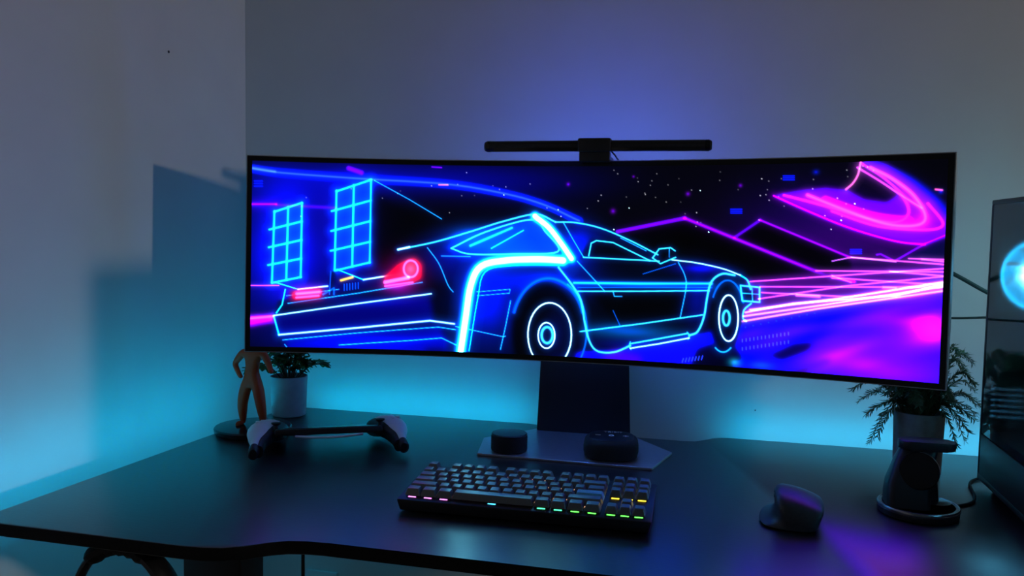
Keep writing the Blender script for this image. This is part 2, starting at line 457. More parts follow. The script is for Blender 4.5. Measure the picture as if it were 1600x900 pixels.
('B','b7',179.1,108.4,55.6,84),
('F','b9',0.5,3,[(148.6,47.9),(210,27.5),(210.4,171.9),(147.6,186.9)]),
('S','c',1.6,5,0.6,[(148.6,49),(210,27.5)]),
('S','c',1.6,5,0.6,[(140.4,83.9),(210.1,63.5)]),
('S','c',1.6,5,0.6,[(140.1,118.6),(210.2,99.5)]),
('S','c',1.6,5,0.6,[(139.8,153.3),(210.3,135.7)]),
('S','c',1.6,5,0.6,[(147.6,188),(210.4,171.9)]),
('S','c',1.6,5,0.6,[(148.6,47.9),(147.6,186.9)]),
('S','c',1.6,5,0.6,[(179.3,37.6),(179,179.4)]),
('S','c',1.6,5,0.6,[(210,27.5),(210.4,171.9)]),
('F','k',0.85,8,[(216.2,48.5),(338.1,96.2),(264.1,142.5),(233.9,193.8),(218.3,160.4)]),
('F','n1',0.96,2,[(49.6,243.1),(305.8,203.2),(374.9,190.1),(579.5,157.3),(754.7,158.3),(859.5,178.2),(881.1,216.3),(805.2,250.8),(616.9,292),(493.5,330.8),(55.6,344.4),(40.9,268)]),
('F','n2',0.9,2,[(339.1,139.7),(418.9,102.4),(507.4,80),(541.7,93.7),(622.5,100.1),(727.8,152.6),(585.1,156.1),(374.4,167.8)]),
('F','b3',0.9,4,[(41,270.2),(320.2,226.3),(330.4,272.1),(50.5,302.7)]),
('F','b5',0.9,6,[(55.1,310.6),(342.2,278.5),(360.5,322.8),(66.7,330.7)]),
('B','b8',422,233.4,63.3,78),
('B','b6',351,157.2,46.2,33.4),
('B','b8',524.1,197,79.4,24.1),
('B','b6',192.3,313.3,126.6,18.1),
('B','b9',431.1,133.2,68.8,24.4),
('B','b8',584.5,135.4,33.6,38),
('B','b9',691.3,197.3,119.5,5.3),
('B','c6',677.4,276.1,82.1,12.9),
('B','b6',788.3,214.9,21,41.8),
('B','b6',694.5,298.9,76.2,10.7),
('B','b7',792,167.8,41.9,8.3),
('B','b4',191,239.9,103.4,11.2),
('B','b9',390.6,122.9,34.6,15.5),
('F','k',0.85,3,[(585.1,156.1),(606.4,122),(643,122.4),(722.5,154.9)]),
('F','k',0.85,5,[(609.2,216.2),(756.5,213),(749,245),(649.3,258)]),
('F','k',0.5,6,[(315,202.9),(357.8,201.8),(367.4,268.7),(330.4,269.8)]),
('S','c7',0.7,2,0.2,[(215.8,28.4),(279.7,60.6),(338,92.9)]),
('S','c',1,3,0.4,[(60.6,222.6),(55.3,249.7),(45.4,264.5)]),
('S','c',1.4,4,0.4,[(41,270.2),(50.5,302.7)]),
('S','w',1.2,4,0.45,[(41,269.1),(191.1,244.4),(322.4,224)]),
('S','w',1.5,5,0.5,[(50.5,302.7),(191.8,287.3),(321.1,271.2),(365.3,275.5)]),
('S','c7',0.8,2,0.3,[(57.4,311.7),(192,296.3),(336.4,282),(367.8,285.5)]),
('S','c7',0.8,0,0,[(60.9,319.5),(68.9,329.5)]),
('S','c7',0.9,3,0.3,[(157.9,318.6),(284.8,307.3),(342.7,300.9),(371.9,313.4)]),
('S','c7',0.8,3,0.3,[(65.5,247.2),(190.7,226.3),(305.8,204.3)]),
('S','c7',0.7,0,0,[(63,233.8),(156.2,220.4)]),
('S','w',1.4,4,0.4,[(83.2,222.1),(135.5,215.3)]),
('S','w',1.4,4,0.4,[(199.5,202.5),(265,190.7)]),
('S','c',0.9,3,0.3,[(42.4,210.6),(83.2,222.1)]),
('S','c',0.9,3,0.3,[(152.1,185.6),(199.5,202.5)]),
('F','r',0.95,4,[(70.8,225.8),(126.4,218.9),(125.5,236.9),(72.2,242.6)]),
('B','r5',99.2,228.5,31.8,15.8),
('S','pk',2.6,6,0.4,[(81,230),(120.8,225.8)]),
('S','pk',1.8,0,0,[(80,236.8),(119.8,232.5)]),
('F','r',0.95,4,[(236.3,195.9),(261.2,172.9),(291,160.9),(305.1,171.8),(305.7,198.7),(282.7,208.2),(238.9,215)]),
('B','r5',268.5,190.6,41.6,31.4),
('B','m6',262.1,215.5,27.8,11.2),
('S','pk',1.6,5,0.4,[(297.2,180.9),(297.1,183.3),(296.6,185.6),(295.9,187.7),(294.8,189.8),(293.5,191.5),(292,193.1),(290.2,194.3),(288.3,195.2),(286.3,195.7),(284.3,195.8),(282.2,195.6),(280.3,195),(278.4,194),(276.7,192.8),(275.2,191.2),(273.9,189.3),(272.9,187.3),(272.2,185.1),(271.9,182.7),(271.8,180.4),(272.1,178.1),(272.7,175.8),(273.6,173.7),(274.8,171.8),(276.2,170.2),(277.9,168.8),(279.7,167.7),(281.7,167),(283.7,166.7),(285.7,166.8),(287.7,167.2),(289.7,168),(291.5,169.1),(293.1,170.5),(294.5,172.3),(295.6,174.2),(296.5,176.3),(297,178.6),(297.2,180.9)]),
('B','r8',284.5,181.3,9.2,10.1),
('S','pk',3.2,5,0.4,[(238.8,206),(280.2,197.1)]),
('S','pk',1.6,0,0,[(238.9,212.8),(288.5,204.7)]),
('S','y',2.2,3,0.3,[(159.3,204.6),(179.9,198.5)]),
('S','c6',0.8,0,0,[(165.2,211.2),(165.4,222.5)]),
('S','c6',0.8,0,0,[(170.2,210.5),(170.4,221.7)]),
('S','c6',0.8,0,0,[(175.2,209.8),(175.4,220.9)]),
('S','c6',0.8,0,0,[(180.3,209.1),(180.5,220.1)]),
('S','c6',0.8,0,0,[(185.3,208.5),(185.5,219.3)]),
('S','c6',0.8,0,0,[(190.4,207.8),(190.6,218.5)]),
('F','n2',0.8,1.5,[(140.7,189.3),(148.7,189.1),(147.1,227.4),(139.1,227.6)]),
('S','c6',0.8,0,0,[(140.7,189.3),(139.1,229.8)]),
('S','c6',1.2,3,0.3,[(127.7,230.1),(147,218.4),(147.1,229.7)]),
('S','c8',1.3,3,0.4,[(260.7,148.2),(271.9,145.7),(283.1,143.4),(294.3,141),(305.4,138.5),(316.5,136),(327.4,133.2),(338.1,130.3),(348.7,127.2),(359.1,124),(369.5,120.7),(379.9,117.3),(390.4,114.1),(400.9,110.7),(411.6,107.1),(422.3,103.6),(432.8,100.1),(443.1,96.9),(453,94.1),(462.8,91.3),(472.5,88.6),(482,86.1),(491.1,84),(499.7,82.7),(507.5,82.2),(514.3,82.9),(520.4,84.6),(525.9,87),(531.1,89.7),(536.3,92.4),(541.8,94.8)]),
('S','w',1.6,3,0.4,[(260.7,148.2),(281.4,143.2)]),
('S','c7',0.8,2,0.2,[(313.7,143.6),(317.4,148.1),(321,152.4),(324.7,156.8),(328.3,161.2),(331.8,165.9),(335.1,171),(338.3,176.9),(341.4,183.4),(344.4,190.2),(347.2,196.8),(349.8,202.7),(352.1,207.5),(354.2,210.9),(355.9,213.3),(357.4,215.1),(358.8,216.4),(360.2,217.8),(361.7,219.5)]),
('F','b9',0.55,4,[(350.7,141.6),(419.1,111.3),(505.4,89.9),(547.6,143.8),(465.9,150.1)]),
('S','c8',1.2,3,0.5,[(356.5,143.7),(366.7,138.6),(376.7,133.3),(386.6,128.1),(396.8,123),(407.6,118.1),(419.1,113.5),(432.4,108.8),(447.2,103.8),(462.5,99.1),(477.3,95),(490.5,92.2),(500.9,91.1),(508.1,91.9),(512.9,94.3),(516.1,97.8),(518.5,102.2),(520.9,106.9),(524.1,111.5),(529.2,116.6),(535.8,122.7),(542.4,129.1),(547.5,135.3),(549.8,140.8),(547.6,144.9),(540.1,147.6),(528,149.2),(513,150),(496.6,150.4),(480.4,150.7),(465.9,151.2),(452.6,151.9),(439.1,152.5),(425.7,153),(413,153.3),(401.4,153.3),(391.3,152.9),(383.2,152),(376.7,150.7),(371.4,149),(366.6,147.2),(361.8,145.4),(356.5,143.7)]),
('S','c7',2.2,4,0.4,[(391,138.5),(464.8,106)]),
('S','c7',1.2,4,0.4,[(429,142.1),(485.4,110)]),
('S','c7',0.8,2,0.2,[(339.5,157.5),(391.4,157.4)]),
('S','c9',10.5,11,0.6,[(377.9,323.3),(379.5,311),(381.1,298.7),(382.7,286.4),(384.2,274.3),(385.8,262.5),(387.2,250.6),(388.5,238.6),(389.8,226.9),(391.5,216),(393.7,206.4),(396.2,198),(398.8,190.5),(402,184),(406,178.4),(411.4,173.6),(418.2,169.9),(426.2,167.2),(435.2,165.4),(444.8,163.9),(454.8,162.5),(465.5,161.2),(477.2,160.3),(489.2,159.7),(500.9,159.2),(511.8,158.9),(521.6,158.8),(530.7,159),(539.5,159.3),(548.2,159.7),(557.1,160)]),
('S','ww',5.6,4,0.3,[(377.9,323.3),(379.5,311),(381.1,298.7),(382.7,286.4),(384.2,274.3),(385.8,262.5),(387.2,250.6),(388.5,238.6),(389.8,226.9),(391.5,216),(393.7,206.4),(396.2,198),(398.8,190.5),(402,184),(406,178.4),(411.4,173.6),(418.2,169.9),(426.2,167.2),(435.2,165.4),(444.8,163.9),(454.8,162.5),(465.5,161.2),(477.2,160.3),(489.2,159.7),(500.9,159.2),(511.8,158.9),(521.6,158.8),(530.7,159),(539.5,159.3),(548.2,159.7),(557.1,160)]),
('S','c9',8.5,10,0.6,[(505.3,85.5),(510.4,89.3),(515.6,92.8),(520.7,96.5),(525.8,100.4),(530.7,104.8),(535.6,109.9),(540.5,115.6),(545.3,121.5),(549.8,127.3),(554.1,132.8),(558,137.8),(561.5,142.5),(564.9,147.2),(568.2,151.7),(571.6,156.4)]),
('S','ww',4.4,3,0.3,[(505.3,85.5),(510.4,89.3),(515.6,92.8),(520.7,96.5),(525.8,100.4),(530.7,104.8),(535.6,109.9),(540.5,115.6),(545.3,121.5),(549.8,127.3),(554.1,132.8),(558,137.8),(561.5,142.5),(564.9,147.2),(568.2,151.7),(571.6,156.4)]),
('S','cc',0.9,2,0.3,[(393,321.6),(395.6,303.4),(398.2,284.7),(400.8,266.2),(403.3,249),(405.9,233.9),(407.9,220.8),(409.3,209.2),(410.9,199.1),(413.7,190.5),(418.5,183.4),(425.2,178.4),(433.1,175.3),(442.5,173.5),(453.5,172.4),(466.4,171.1),(481.9,169.8),(499.8,169.1),(519,168.6),(538.6,168.2),(557.3,167.6)]),
('S','c8',1.1,3,0.35,[(541.8,94.8),(547.7,94.8),(553.4,94.7),(559.2,94.6),(565.1,94.6),(571.2,94.8),(577.8,95.4),(584.7,96.3),(591.9,97.4),(599.3,98.7),(606.9,100.3),(614.7,102.2),(622.6,104.5),(630.7,107.1),(639,110.1),(647.5,113.4),(656,116.9),(664.5,120.5),(672.7,124),(680.8,127.6),(688.7,131.3),(696.6,135.1),(704.4,138.9),(712.3,142.7),(720.1,146.5)]),
('S','c7',0.8,2,0.2,[(555.3,94.6),(574.1,124.8),(592.8,153.7)]),
('S','c8',1,3,0.3,[(601.7,151.3),(605.5,129.6),(614.3,125.1),(643.2,127.8),(706.4,156.3)]),
('S','c8',1,3,0.3,[(592.8,153.7),(722.6,157)]),
('S','c7',0.7,0,0,[(656.2,120),(700.4,140.5)]),
('S','c8',1,3,0.3,[(711.6,152),(721.9,136.9),(741.2,134.4),(748.8,139.5)]),
('S','c8',0.9,2,0.3,[(711.6,152),(724.9,161.2),(750.2,150)]),
('S','c7',0.7,0,0,[(739.1,135.5),(739.5,150.3)]),
('S','w',1,4,0.4,[(743.9,154.4),(751.1,155),(758.2,155.6),(765.3,156.2),(772.3,156.9),(779.4,157.6),(786.5,158.6),(793.6,159.7),(801,161),(808.3,162.4),(815.5,163.8),(822.2,165.3),(828.4,166.8),(833.8,168.3),(838.7,169.9),(843.3,171.5),(847.6,173.1),(851.9,174.7),(856.4,176.3)]),
('S','c7',0.8,2,0.2,[(754.7,158.3),(756.7,161.8),(758.8,165.2),(760.9,168.7),(762.9,172.1),(764.6,175.6),(766,179),(767.1,182.2),(768,185),(768.6,187.7),(769,190.9),(769.1,194.9),(768.8,199.9),(768.1,206.4),(767,214.1),(765.5,222.5),(763.9,231.4),(762.3,240.2),(760.8,248.7)]),
('S','c6',0.7,0,0,[(750.5,160.5),(696.2,179)]),
('S','c7',0.8,2,0.2,[(581.8,160.5),(608.3,186.9),(631.2,210)]),
('S','c7',2.2,4,0.35,[(577.3,197.6),(691.3,195.1),(810.5,191.2)]),
('S','c6',0.8,0,0,[(584.2,205.1),(810.8,197.4)]),
('S','c8',1,3,0.3,[(584.4,211.6),(691.7,207.9),(806.8,202.8)]),
('S','c7',0.9,0,0,[(645.6,209.5),(648.1,218.1),(661.3,217.6)]),
('S','c6',0.7,0,0,[(646.6,241.9),(659.5,267.2)]),
('S','c8',1,3,0.35,[(589.7,280.2),(693.4,262.5),(797.6,242.8)]),
('S','c8',1.1,3,0.4,[(678,296.5),(726.6,285.4),(773.4,274.4)]),
('S','w',1.1,3,0.4,[(678.2,304.1),(726.9,293.9),(776.8,281.6)]),
('S','c7',1,0,0,[(677.9,293.3),(675.9,300.9),(679.4,306.1)]),
('S','c7',1,0,0,[(773.3,272.3),(777.7,277.4),(774.7,283.8)]),
('S','c8',1.6,3,0.4,[(678.1,299.8),(673.6,301.9),(669.1,304.3),(664.5,306.6),(660,308.8),(655.5,310.6),(650.9,312),(646.1,312.9),(641.2,313.6),(636.2,313.9),(631.5,313.8),(627,313.3),(623.1,312.4),(619.8,311),(617,309.3),(614.5,307.2),(612.3,304.6),(610.2,301.5),(608.2,297.9),(606.2,293.6),(604.4,288.6),(602.8,283.2),(601.2,277.4),(599.8,271.5),(598.3,265.6),(596.9,259.4),(595.8,252.8),(594.6,246.1),(593.5,239.5),(592.1,233.3),(590.5,227.7),(588.6,223.1),(586.7,219.1),(584.6,215.6),(582.2,212.1),(579.5,208.5),(576.3,204.2),(572.6,199.4),(568.3,194.2),(563.7,188.8),(558.9,183.2),(554.1,177.7),(549.5,172.2)]),
('S','c8',1.6,3,0.4,[(776.6,277.4),(778.9,276.5),(781.3,275.7),(783.6,275),(785.9,274),(788.1,272.6),(790.1,270.4),(792,267.4),(793.9,263.8),(795.6,259.6),(797.2,255.2),(798.6,250.5),(799.8,245.8),(800.8,240.9),(801.6,235.6),(802.1,230.2),(802.7,224.7),(803.3,219.4),(804,214.3),(804.8,209.5),(805.6,204.7),(806.5,200),(807.5,195.6),(808.8,191.6),(810.4,188.1),(812.5,185),(814.9,182.2),(817.6,179.9),(820.5,177.9),(823.5,176.3),(826.6,175.1),(829.8,174.5),(833.2,174.5),(836.6,175),(840.2,175.6),(843.7,176.2),(847.2,176.6)]),
('S','c7',0.8,0,0,[(367.7,279.9),(453.5,294.7),(458.1,293.4)]),
('S','c7',0.8,2,0.3,[(465.7,232),(457.7,276.7),(449.5,317.1)]),
('S','c7',0.7,0,0,[(404.4,218.3),(464.1,212.1),(463.1,218.8),(405.7,225)]),
('F','k',0.93,4,[(587.5,282.4),(587.2,296.5),(585.3,310.3),(582,323.4),(577.3,335.6),(571.3,346.5),(564.3,355.9),(556.3,363.4),(547.5,368.9),(538.3,372.3),(528.8,373.4),(519.3,372.2),(510,368.7),(501.2,363),(493.1,355.3),(485.9,345.7),(479.9,334.5),(475.1,322),(471.7,308.6),(469.8,294.5),(469.4,280.2),(470.6,266.1),(473.3,252.4),(477.4,239.6),(482.9,228.1),(489.5,218),(497.2,209.7),(505.6,203.3),(514.7,199.1),(524,197.1),(533.5,197.4),(542.9,200),(551.9,204.7),(560.3,211.5),(567.8,220.1),(574.3,230.4),(579.7,242.1),(583.8,254.9),(586.4,268.5),(587.5,282.4)]),
('S','b9',2.5,5,0.4,[(472.4,251.3),(473.8,246.1),(475.4,241),(477.3,236.1),(479.4,231.4),(481.7,226.8),(484.2,222.5),(486.9,218.4),(489.7,214.5),(492.8,210.9),(496,207.5),(499.4,204.5),(502.9,201.7),(506.5,199.3),(510.2,197.1),(514,195.3),(517.9,193.8),(521.9,192.7),(525.9,191.9),(529.9,191.4),(534,191.3),(538,191.5),(542,192.1),(546,193),(550,194.3),(553.9,195.8),(557.7,197.7),(561.4,199.9),(565,202.5),(568.4,205.3),(571.8,208.4),(575,211.8),(578,215.4),(580.9,219.3),(583.6,223.4),(586,227.7),(588.3,232.2),(590.4,237),(592.3,241.8),(593.9,246.8)]),
('S','c6',1.4,4,0.3,[(566.1,200.1),(568.7,202.1),(571.3,204.3),(573.8,206.6),(576.2,209),(578.5,211.6),(580.8,214.3),(582.9,217.2),(585,220.1),(586.9,223.2),(588.8,226.4),(590.5,229.7),(592.2,233.1),(593.7,236.6),(595.1,240.1),(596.3,243.7),(597.5,247.5),(598.5,251.2),(599.4,255.1),(600.2,258.9),(600.8,262.8),(601.3,266.8),(601.7,270.8),(601.9,274.7),(602,278.7),(602,282.7),(601.8,286.7),(601.5,290.7),(601.1,294.7),(600.5,298.6),(599.8,302.5),(599,306.3),(598,310.1),(596.9,313.9),(595.7,317.6),(594.4,321.2),(592.9,324.7),(591.3,328.1),(589.7,331.4),(587.9,334.7)]),
('S','w8',1.3,4,0.4,[(575.3,286.3),(575,295.1),(573.8,303.7),(571.6,311.9),(568.5,319.6),(564.6,326.4),(560,332.2),(554.7,336.9),(549,340.3),(543,342.4),(536.8,343.1),(530.6,342.3),(524.5,340.2),(518.8,336.6),(513.5,331.8),(508.8,325.8),(504.9,318.9),(501.8,311.1),(499.6,302.8),(498.4,294),(498.1,285.1),(498.9,276.3),(500.7,267.8),(503.3,259.8),(506.9,252.5),(511.2,246.2),(516.2,241),(521.8,237),(527.7,234.3),(533.8,233.1),(540,233.2),(546.1,234.8),(552,237.7),(557.5,241.9),(562.4,247.3),(566.7,253.7),(570.2,261),(572.8,269),(574.5,277.5),(575.3,286.3)]),
('B','n4',549.2,284.1,22.6,44),
('F','n2',0.9,1.5,[(547.1,288.6),(547,292.1),(546.4,295.6),(545.5,298.9),(544.2,302),(542.6,304.7),(540.7,307),(538.5,308.9),(536.2,310.3),(533.7,311.1),(531.1,311.4),(528.6,311),(526.1,310.2),(523.7,308.7),(521.6,306.8),(519.7,304.4),(518,301.7),(516.8,298.6),(515.9,295.2),(515.4,291.7),(515.3,288.2),(515.6,284.7),(516.3,281.3),(517.4,278.1),(518.9,275.2),(520.7,272.6),(522.7,270.5),(525,268.9),(527.4,267.8),(529.9,267.3),(532.5,267.3),(535,268),(537.5,269.1),(539.7,270.8),(541.8,273),(543.5,275.5),(545,278.5),(546.1,281.7),(546.8,285.1),(547.1,288.6)]),
('S','w8',1.1,3,0.4,[(545.9,288.7),(545.8,292.2),(545.4,295.7),(544.5,299),(543.3,302),(541.8,304.7),(540.1,307.1),(538.1,308.9),(535.9,310.3),(533.6,311.1),(531.2,311.3),(528.8,311),(526.5,310.1),(524.3,308.7),(522.3,306.8),(520.5,304.4),(519,301.6),(517.8,298.5),(517,295.2),(516.5,291.7),(516.4,288.1),(516.7,284.6),(517.4,281.2),(518.4,278),(519.7,275.1),(521.4,272.6),(523.3,270.5),(525.4,268.9),(527.6,267.8),(530,267.3),(532.4,267.4),(534.7,268),(537,269.1),(539.1,270.8),(541,273),(542.6,275.6),(544,278.5),(545,281.7),(545.6,285.1),(545.9,288.7)]),
('S','c8',2.3,3,0.4,[(542.1,288.3),(542,290.5),(541.7,292.7),(541.1,294.7),(540.3,296.6),(539.3,298.3),(538.2,299.8),(536.8,301),(535.4,301.8),(533.9,302.3),(532.3,302.5),(530.7,302.3),(529.2,301.7),(527.7,300.8),(526.4,299.6),(525.2,298.1),(524.2,296.4),(523.5,294.5),(522.9,292.4),(522.6,290.2),(522.5,288),(522.7,285.8),(523.2,283.7),(523.8,281.7),(524.7,279.9),(525.8,278.3),(527.1,277),(528.5,276),(530,275.3),(531.5,274.9),(533.1,275),(534.7,275.4),(536.2,276.1),(537.5,277.1),(538.8,278.5),(539.9,280.1),(540.8,281.9),(541.4,283.9),(541.9,286.1),(542.1,288.3)]),
('F','k',0.93,3,[(859.8,244),(859.7,252.5),(859.1,260.9),(857.8,268.9),(856,276.3),(853.6,282.9),(850.7,288.6),(847.4,293.1),(843.8,296.4),(840,298.4),(836,299),(832,298.2),(828.1,296),(824.4,292.5),(820.9,287.8),(817.8,281.9),(815.1,275.1),(813,267.5),(811.5,259.3),(810.5,250.7),(810.2,242),(810.6,233.4),(811.6,225.1),(813.2,217.3),(815.4,210.3),(818.1,204.1),(821.2,199.1),(824.7,195.2),(828.4,192.7),(832.4,191.5),(836.3,191.7),(840.3,193.3),(844.1,196.3),(847.7,200.4),(850.9,205.8),(853.7,212.1),(856.1,219.3),(857.9,227.1),(859.1,235.4),(859.8,244)]),
('S','c6',1.2,4,0.4,[(813.9,212.9),(814.6,210.2),(815.4,207.6),(816.3,205.1),(817.3,202.7),(818.3,200.4),(819.4,198.3),(820.6,196.3),(821.8,194.5),(823.1,192.8),(824.4,191.3),(825.8,189.9),(827.2,188.7),(828.6,187.7),(830.1,186.8),(831.6,186.1),(833.1,185.6),(834.7,185.3),(836.2,185.2),(837.8,185.2),(839.3,185.4),(840.9,185.8),(842.4,186.4),(844,187.2),(845.5,188.1),(846.9,189.2),(848.4,190.4),(849.8,191.9),(851.2,193.5),(852.5,195.2),(853.8,197.1),(855,199.1),(856.2,201.3),(857.3,203.5),(858.3,205.9),(859.3,208.4),(860.2,211),(861,213.7),(861.7,216.5),(862.4,219.4)]),
('S','w8',1.2,4,0.45,[(855.2,245.2),(855.2,251.2),(854.8,257),(854,262.5),(852.9,267.6),(851.4,272.2),(849.6,276.1),(847.6,279.2),(845.3,281.4),(843,282.8),(840.5,283.2),(838,282.6),(835.5,281.1),(833.2,278.6),(831,275.3),(829.1,271.3),(827.4,266.6),(826.1,261.3),(825.1,255.6),(824.5,249.7),(824.3,243.7),(824.5,237.8),(825.1,232),(826.1,226.7),(827.4,221.8),(829.1,217.6),(831,214.1),(833.2,211.4),(835.5,209.7),(838,208.9),(840.4,209),(842.9,210.1),(845.3,212.1),(847.5,215),(849.6,218.7),(851.4,223.1),(852.9,228.1),(854,233.5),(854.8,239.3),(855.2,245.2)]),
('S','c8',1.9,3,0.5,[(841.6,245.9),(841.6,247.8),(841.4,249.7),(841.2,251.4),(840.8,253.1),(840.2,254.5),(839.6,255.8),(838.9,256.8),(838.1,257.5),(837.3,257.9),(836.4,258),(835.6,257.8),(834.7,257.4),(833.9,256.6),(833.2,255.5),(832.5,254.2),(831.9,252.7),(831.5,251.1),(831.1,249.2),(830.9,247.4),(830.9,245.4),(830.9,243.5),(831.1,241.7),(831.5,240),(832,238.4),(832.5,237.1),(833.2,236),(834,235.1),(834.8,234.5),(835.6,234.3),(836.5,234.3),(837.3,234.7),(838.2,235.3),(838.9,236.2),(839.7,237.4),(840.3,238.8),(840.8,240.4),(841.2,242.1),(841.5,244),(841.6,245.9)]),
('S','c7',1.2,4,0.4,[(845.1,293.6),(844.5,294.3),(843.9,295),(843.4,295.6),(842.8,296.3),(842.2,296.8),(841.6,297.4),(841,297.9),(840.4,298.4),(839.8,298.8),(839.1,299.2),(838.5,299.6),(837.9,300),(837.2,300.3),(836.6,300.5),(835.9,300.7),(835.3,300.9),(834.6,301.1),(833.9,301.2),(833.3,301.3),(832.6,301.3),(831.9,301.3),(831.3,301.3),(830.6,301.2),(829.9,301.1),(829.3,301),(828.6,300.8),(827.9,300.6),(827.3,300.3),(826.6,300),(826,299.7),(825.3,299.3),(824.7,298.9),(824,298.5),(823.4,298),(822.8,297.5),(822.1,297),(821.5,296.4),(820.9,295.8),(820.3,295.1)]),
('S','c',1.2,3,0.4,[(856.4,176.3),(858.4,177.5),(860.4,178.7),(862.5,179.8),(864.5,181),(866.3,182.4),(867.8,184.1),(869.1,186.1),(870.1,188.4),(871,190.8),(871.8,193.3),(872.5,195.8),(873.4,198.2)]),
('S','c8',1.2,4,0.5,[(857,192.7),(887.4,194.7),(888.2,218.1),(860.9,217.2),(857,192.7)]),
('S','c7',0.9,0,0,[(875.4,196.1),(877.1,216.5)]),
('S','c7',0.8,0,0,[(860.4,204.9),(887.8,205.8)]),
('S','c',1,3,0.4,[(875.2,220.7),(873.3,222.4),(871.3,224.1),(869.2,225.9),(867.3,227.6),(865.7,229.4),(864.4,231.4),(863.5,233.6),(863,236),(862.6,238.5),(862.5,240.9),(862.6,243),(862.8,244.8),(863.3,246.1),(864.1,247.1),(865,247.8),(866.1,248.4),(867.1,249),(868.1,249.7)])]
# ------------------------------------------------------------------ the room
def slab(name, x0, x1, y0, y1, z0, z1, m):
    return structure(obj(name, box(x1 - x0, y1 - y0, z1 - z0, ((x0 + x1) / 2, (y0 + y1) / 2, (z0 + z1) / 2)), m, smooth=0))

WX, WY = -0.010, 0.0164          # the two wall faces meeting in the corner
slab('floor', WX - 0.1, 4.2, -3.2, WY + 0.1, -0.1, 0.0, M_floor)
slab('wall_left', WX - 0.1, WX, -3.2, WY + 0.1, 0.0, 2.6, M_wall)
slab('wall_back', WX, 4.2, WY, WY + 0.1, 0.0, 2.6, M_wall)
slab('baseboard_left', WX, WX + 0.012, -3.2, WY, 0.0, 0.08, M_base)
slab('baseboard_back', WX + 0.012, 4.2, WY - 0.012, WY, 0.0, 0.08, M_base)

for (loc, rot, lab) in (((WX, -0.2687, 0.7575 + DZ), (0, math.pi / 2, 0), 'small dark nail head in the bare wall left of the monitor'),
                        ((1.1692, WY, 0.045 + DZ), (math.pi / 2, 0, 0), 'tiny dark nail head in the cyan-lit wall under the monitor')):
    r = 0.0026 if loc[0] < 0 else 0.0012
    tag(obj('nail', lathe([(r * 0.4, -0.008), (r * 0.4, 0), (r, 0.0002), (r, 0.0014), (r * 0.5, 0.002)], 12), M_nail, None, loc, rot), lab, 'nail', 'nails')

# wall socket low on the back wall, behind the desk
so = empty('wall_socket', 'white wall socket low on the back wall behind the desk leg', 'socket', (0.190, WY, DZ - 0.45))
obj('cover_plate', box(0.082, 0.009, 0.082, (0, -0.0045, 0), 0.003), M_plate, so)
obj('socket_well', lathe([(0.019, 0), (0.019, 0.003), (0.021, 0.0035)], 24), M_plate, so, (0, -0.0090, 0), (math.pi / 2, 0, 0))
pg = obj('plug', lathe([(0.017, 0), (0.018, 0.014), (0.012, 0.028), (0.005, 0.034)], 20), M_plate, so, (0, -0.0120, 0), (math.pi / 2, 0, 0))

# ------------------------------------------------------------------ desk
def mirror_x(x, c=0.91):
    return 2 * c - x
front = [(0.106, -0.850), (0.110, -0.860), (0.120, -0.8636), (0.430, -0.8636), (0.462, -0.862), (0.486, -0.856), (0.509, -0.844), (0.532, -0.823),
         (0.553, -0.809), (0.577, -0.8035), (0.605, -0.8025)]
front += [(mirror_x(x), y) for x, y in front[::-1][:-3]] + [(1.765, -0.8636), (1.775, -0.855)]
backr = [(1.775, -0.060), (1.765, -0.054), (1.115, -0.0575), (1.098, -0.060), (1.084, -0.070), (1.070, -0.092), (1.052, -0.108), (1.030, -0.112)]
back = backr + [(0.79, -0.112), (0.768, -0.108), (0.750, -0.092), (0.736, -0.070), (0.722, -0.0615), (0.705, -0.0595), (0.156, -0.0610), (0.148, -0.068)]
desk = empty('desk', 'wide black desk with a curved front edge, filling the room corner', 'desk', (0, 0, 0))
obj('desk_top', prism(front + back, DZ - 0.018, DZ, 0.0015, 2), M_desk, desk, smooth=30)
dt_me = bpy.data.objects['desk_top'].data
dt_me.materials.append(M_edge)
for p in dt_me.polygons:
    if abs(p.normal.z) < 0.6:
        p.material_index = 1
for lx in (0.262, 1.58):
    lg = obj('leg', box(0.112, 0.075, DZ - 0.09, (lx, -0.505, (DZ - 0.03) / 2 + 0.015), 0.004), M_legs, desk)
    obj('inner_column', box(0.096, 0.060, 0.25, (lx, -0.505, DZ - 0.16), 0.003), M_legs, lg)
    obj('foot', box(0.075, 0.62, 0.03, (lx, -0.47, 0.015), 0.006), M_legs, desk)
    obj('bracket', box(0.10, 0.52, 0.028, (lx, -0.46, DZ - 0.032), 0.003), M_legs, desk)
obj('crossbar', box(1.3, 0.04, 0.035, (0.92, -0.46, DZ - 0.036), 0.003), M_legs, desk)

# LED strips stuck along the edges that face the walls
M_led = emission('led_cyan', LED_COL, LED_STR)
M_led_side = emission('led_cyan_side', LED_COL, LED_STR * 1.4)
def strip(a, b, label, nrm, m_led=None):
    a, b = Vector(a), Vector(b)
    d = b - a
    ang = math.atan2(d.y, d.x)
    t = empty('led_strip', label, 'LED strip', (a + b) / 2, ang)
    side = 1 if nrm > 0 else -1
    r45 = Matrix.Rotation(math.radians(46), 3, 'X')
    obj('channel', box(d.length, 0.006, 0.008, (0, 0.0030, -0.003)), M_silver, t, smooth=0)
    obj('diffuser', box(d.length - 0.002, 0.0016, 0.009, (0, 0.0072, -0.0005), rot=r45), m_led or M_led, t, smooth=0)
strip((0.175, -0.0602, DZ - 0.010), (0.70, -0.0591, DZ - 0.010), 'cyan LED strip on the back desk edge by the room corner', 1)
strip((1.115, -0.0567, DZ - 0.010), (1.76, -0.0532, DZ - 0.010), 'cyan LED strip on the back desk edge behind the computer case', 1)
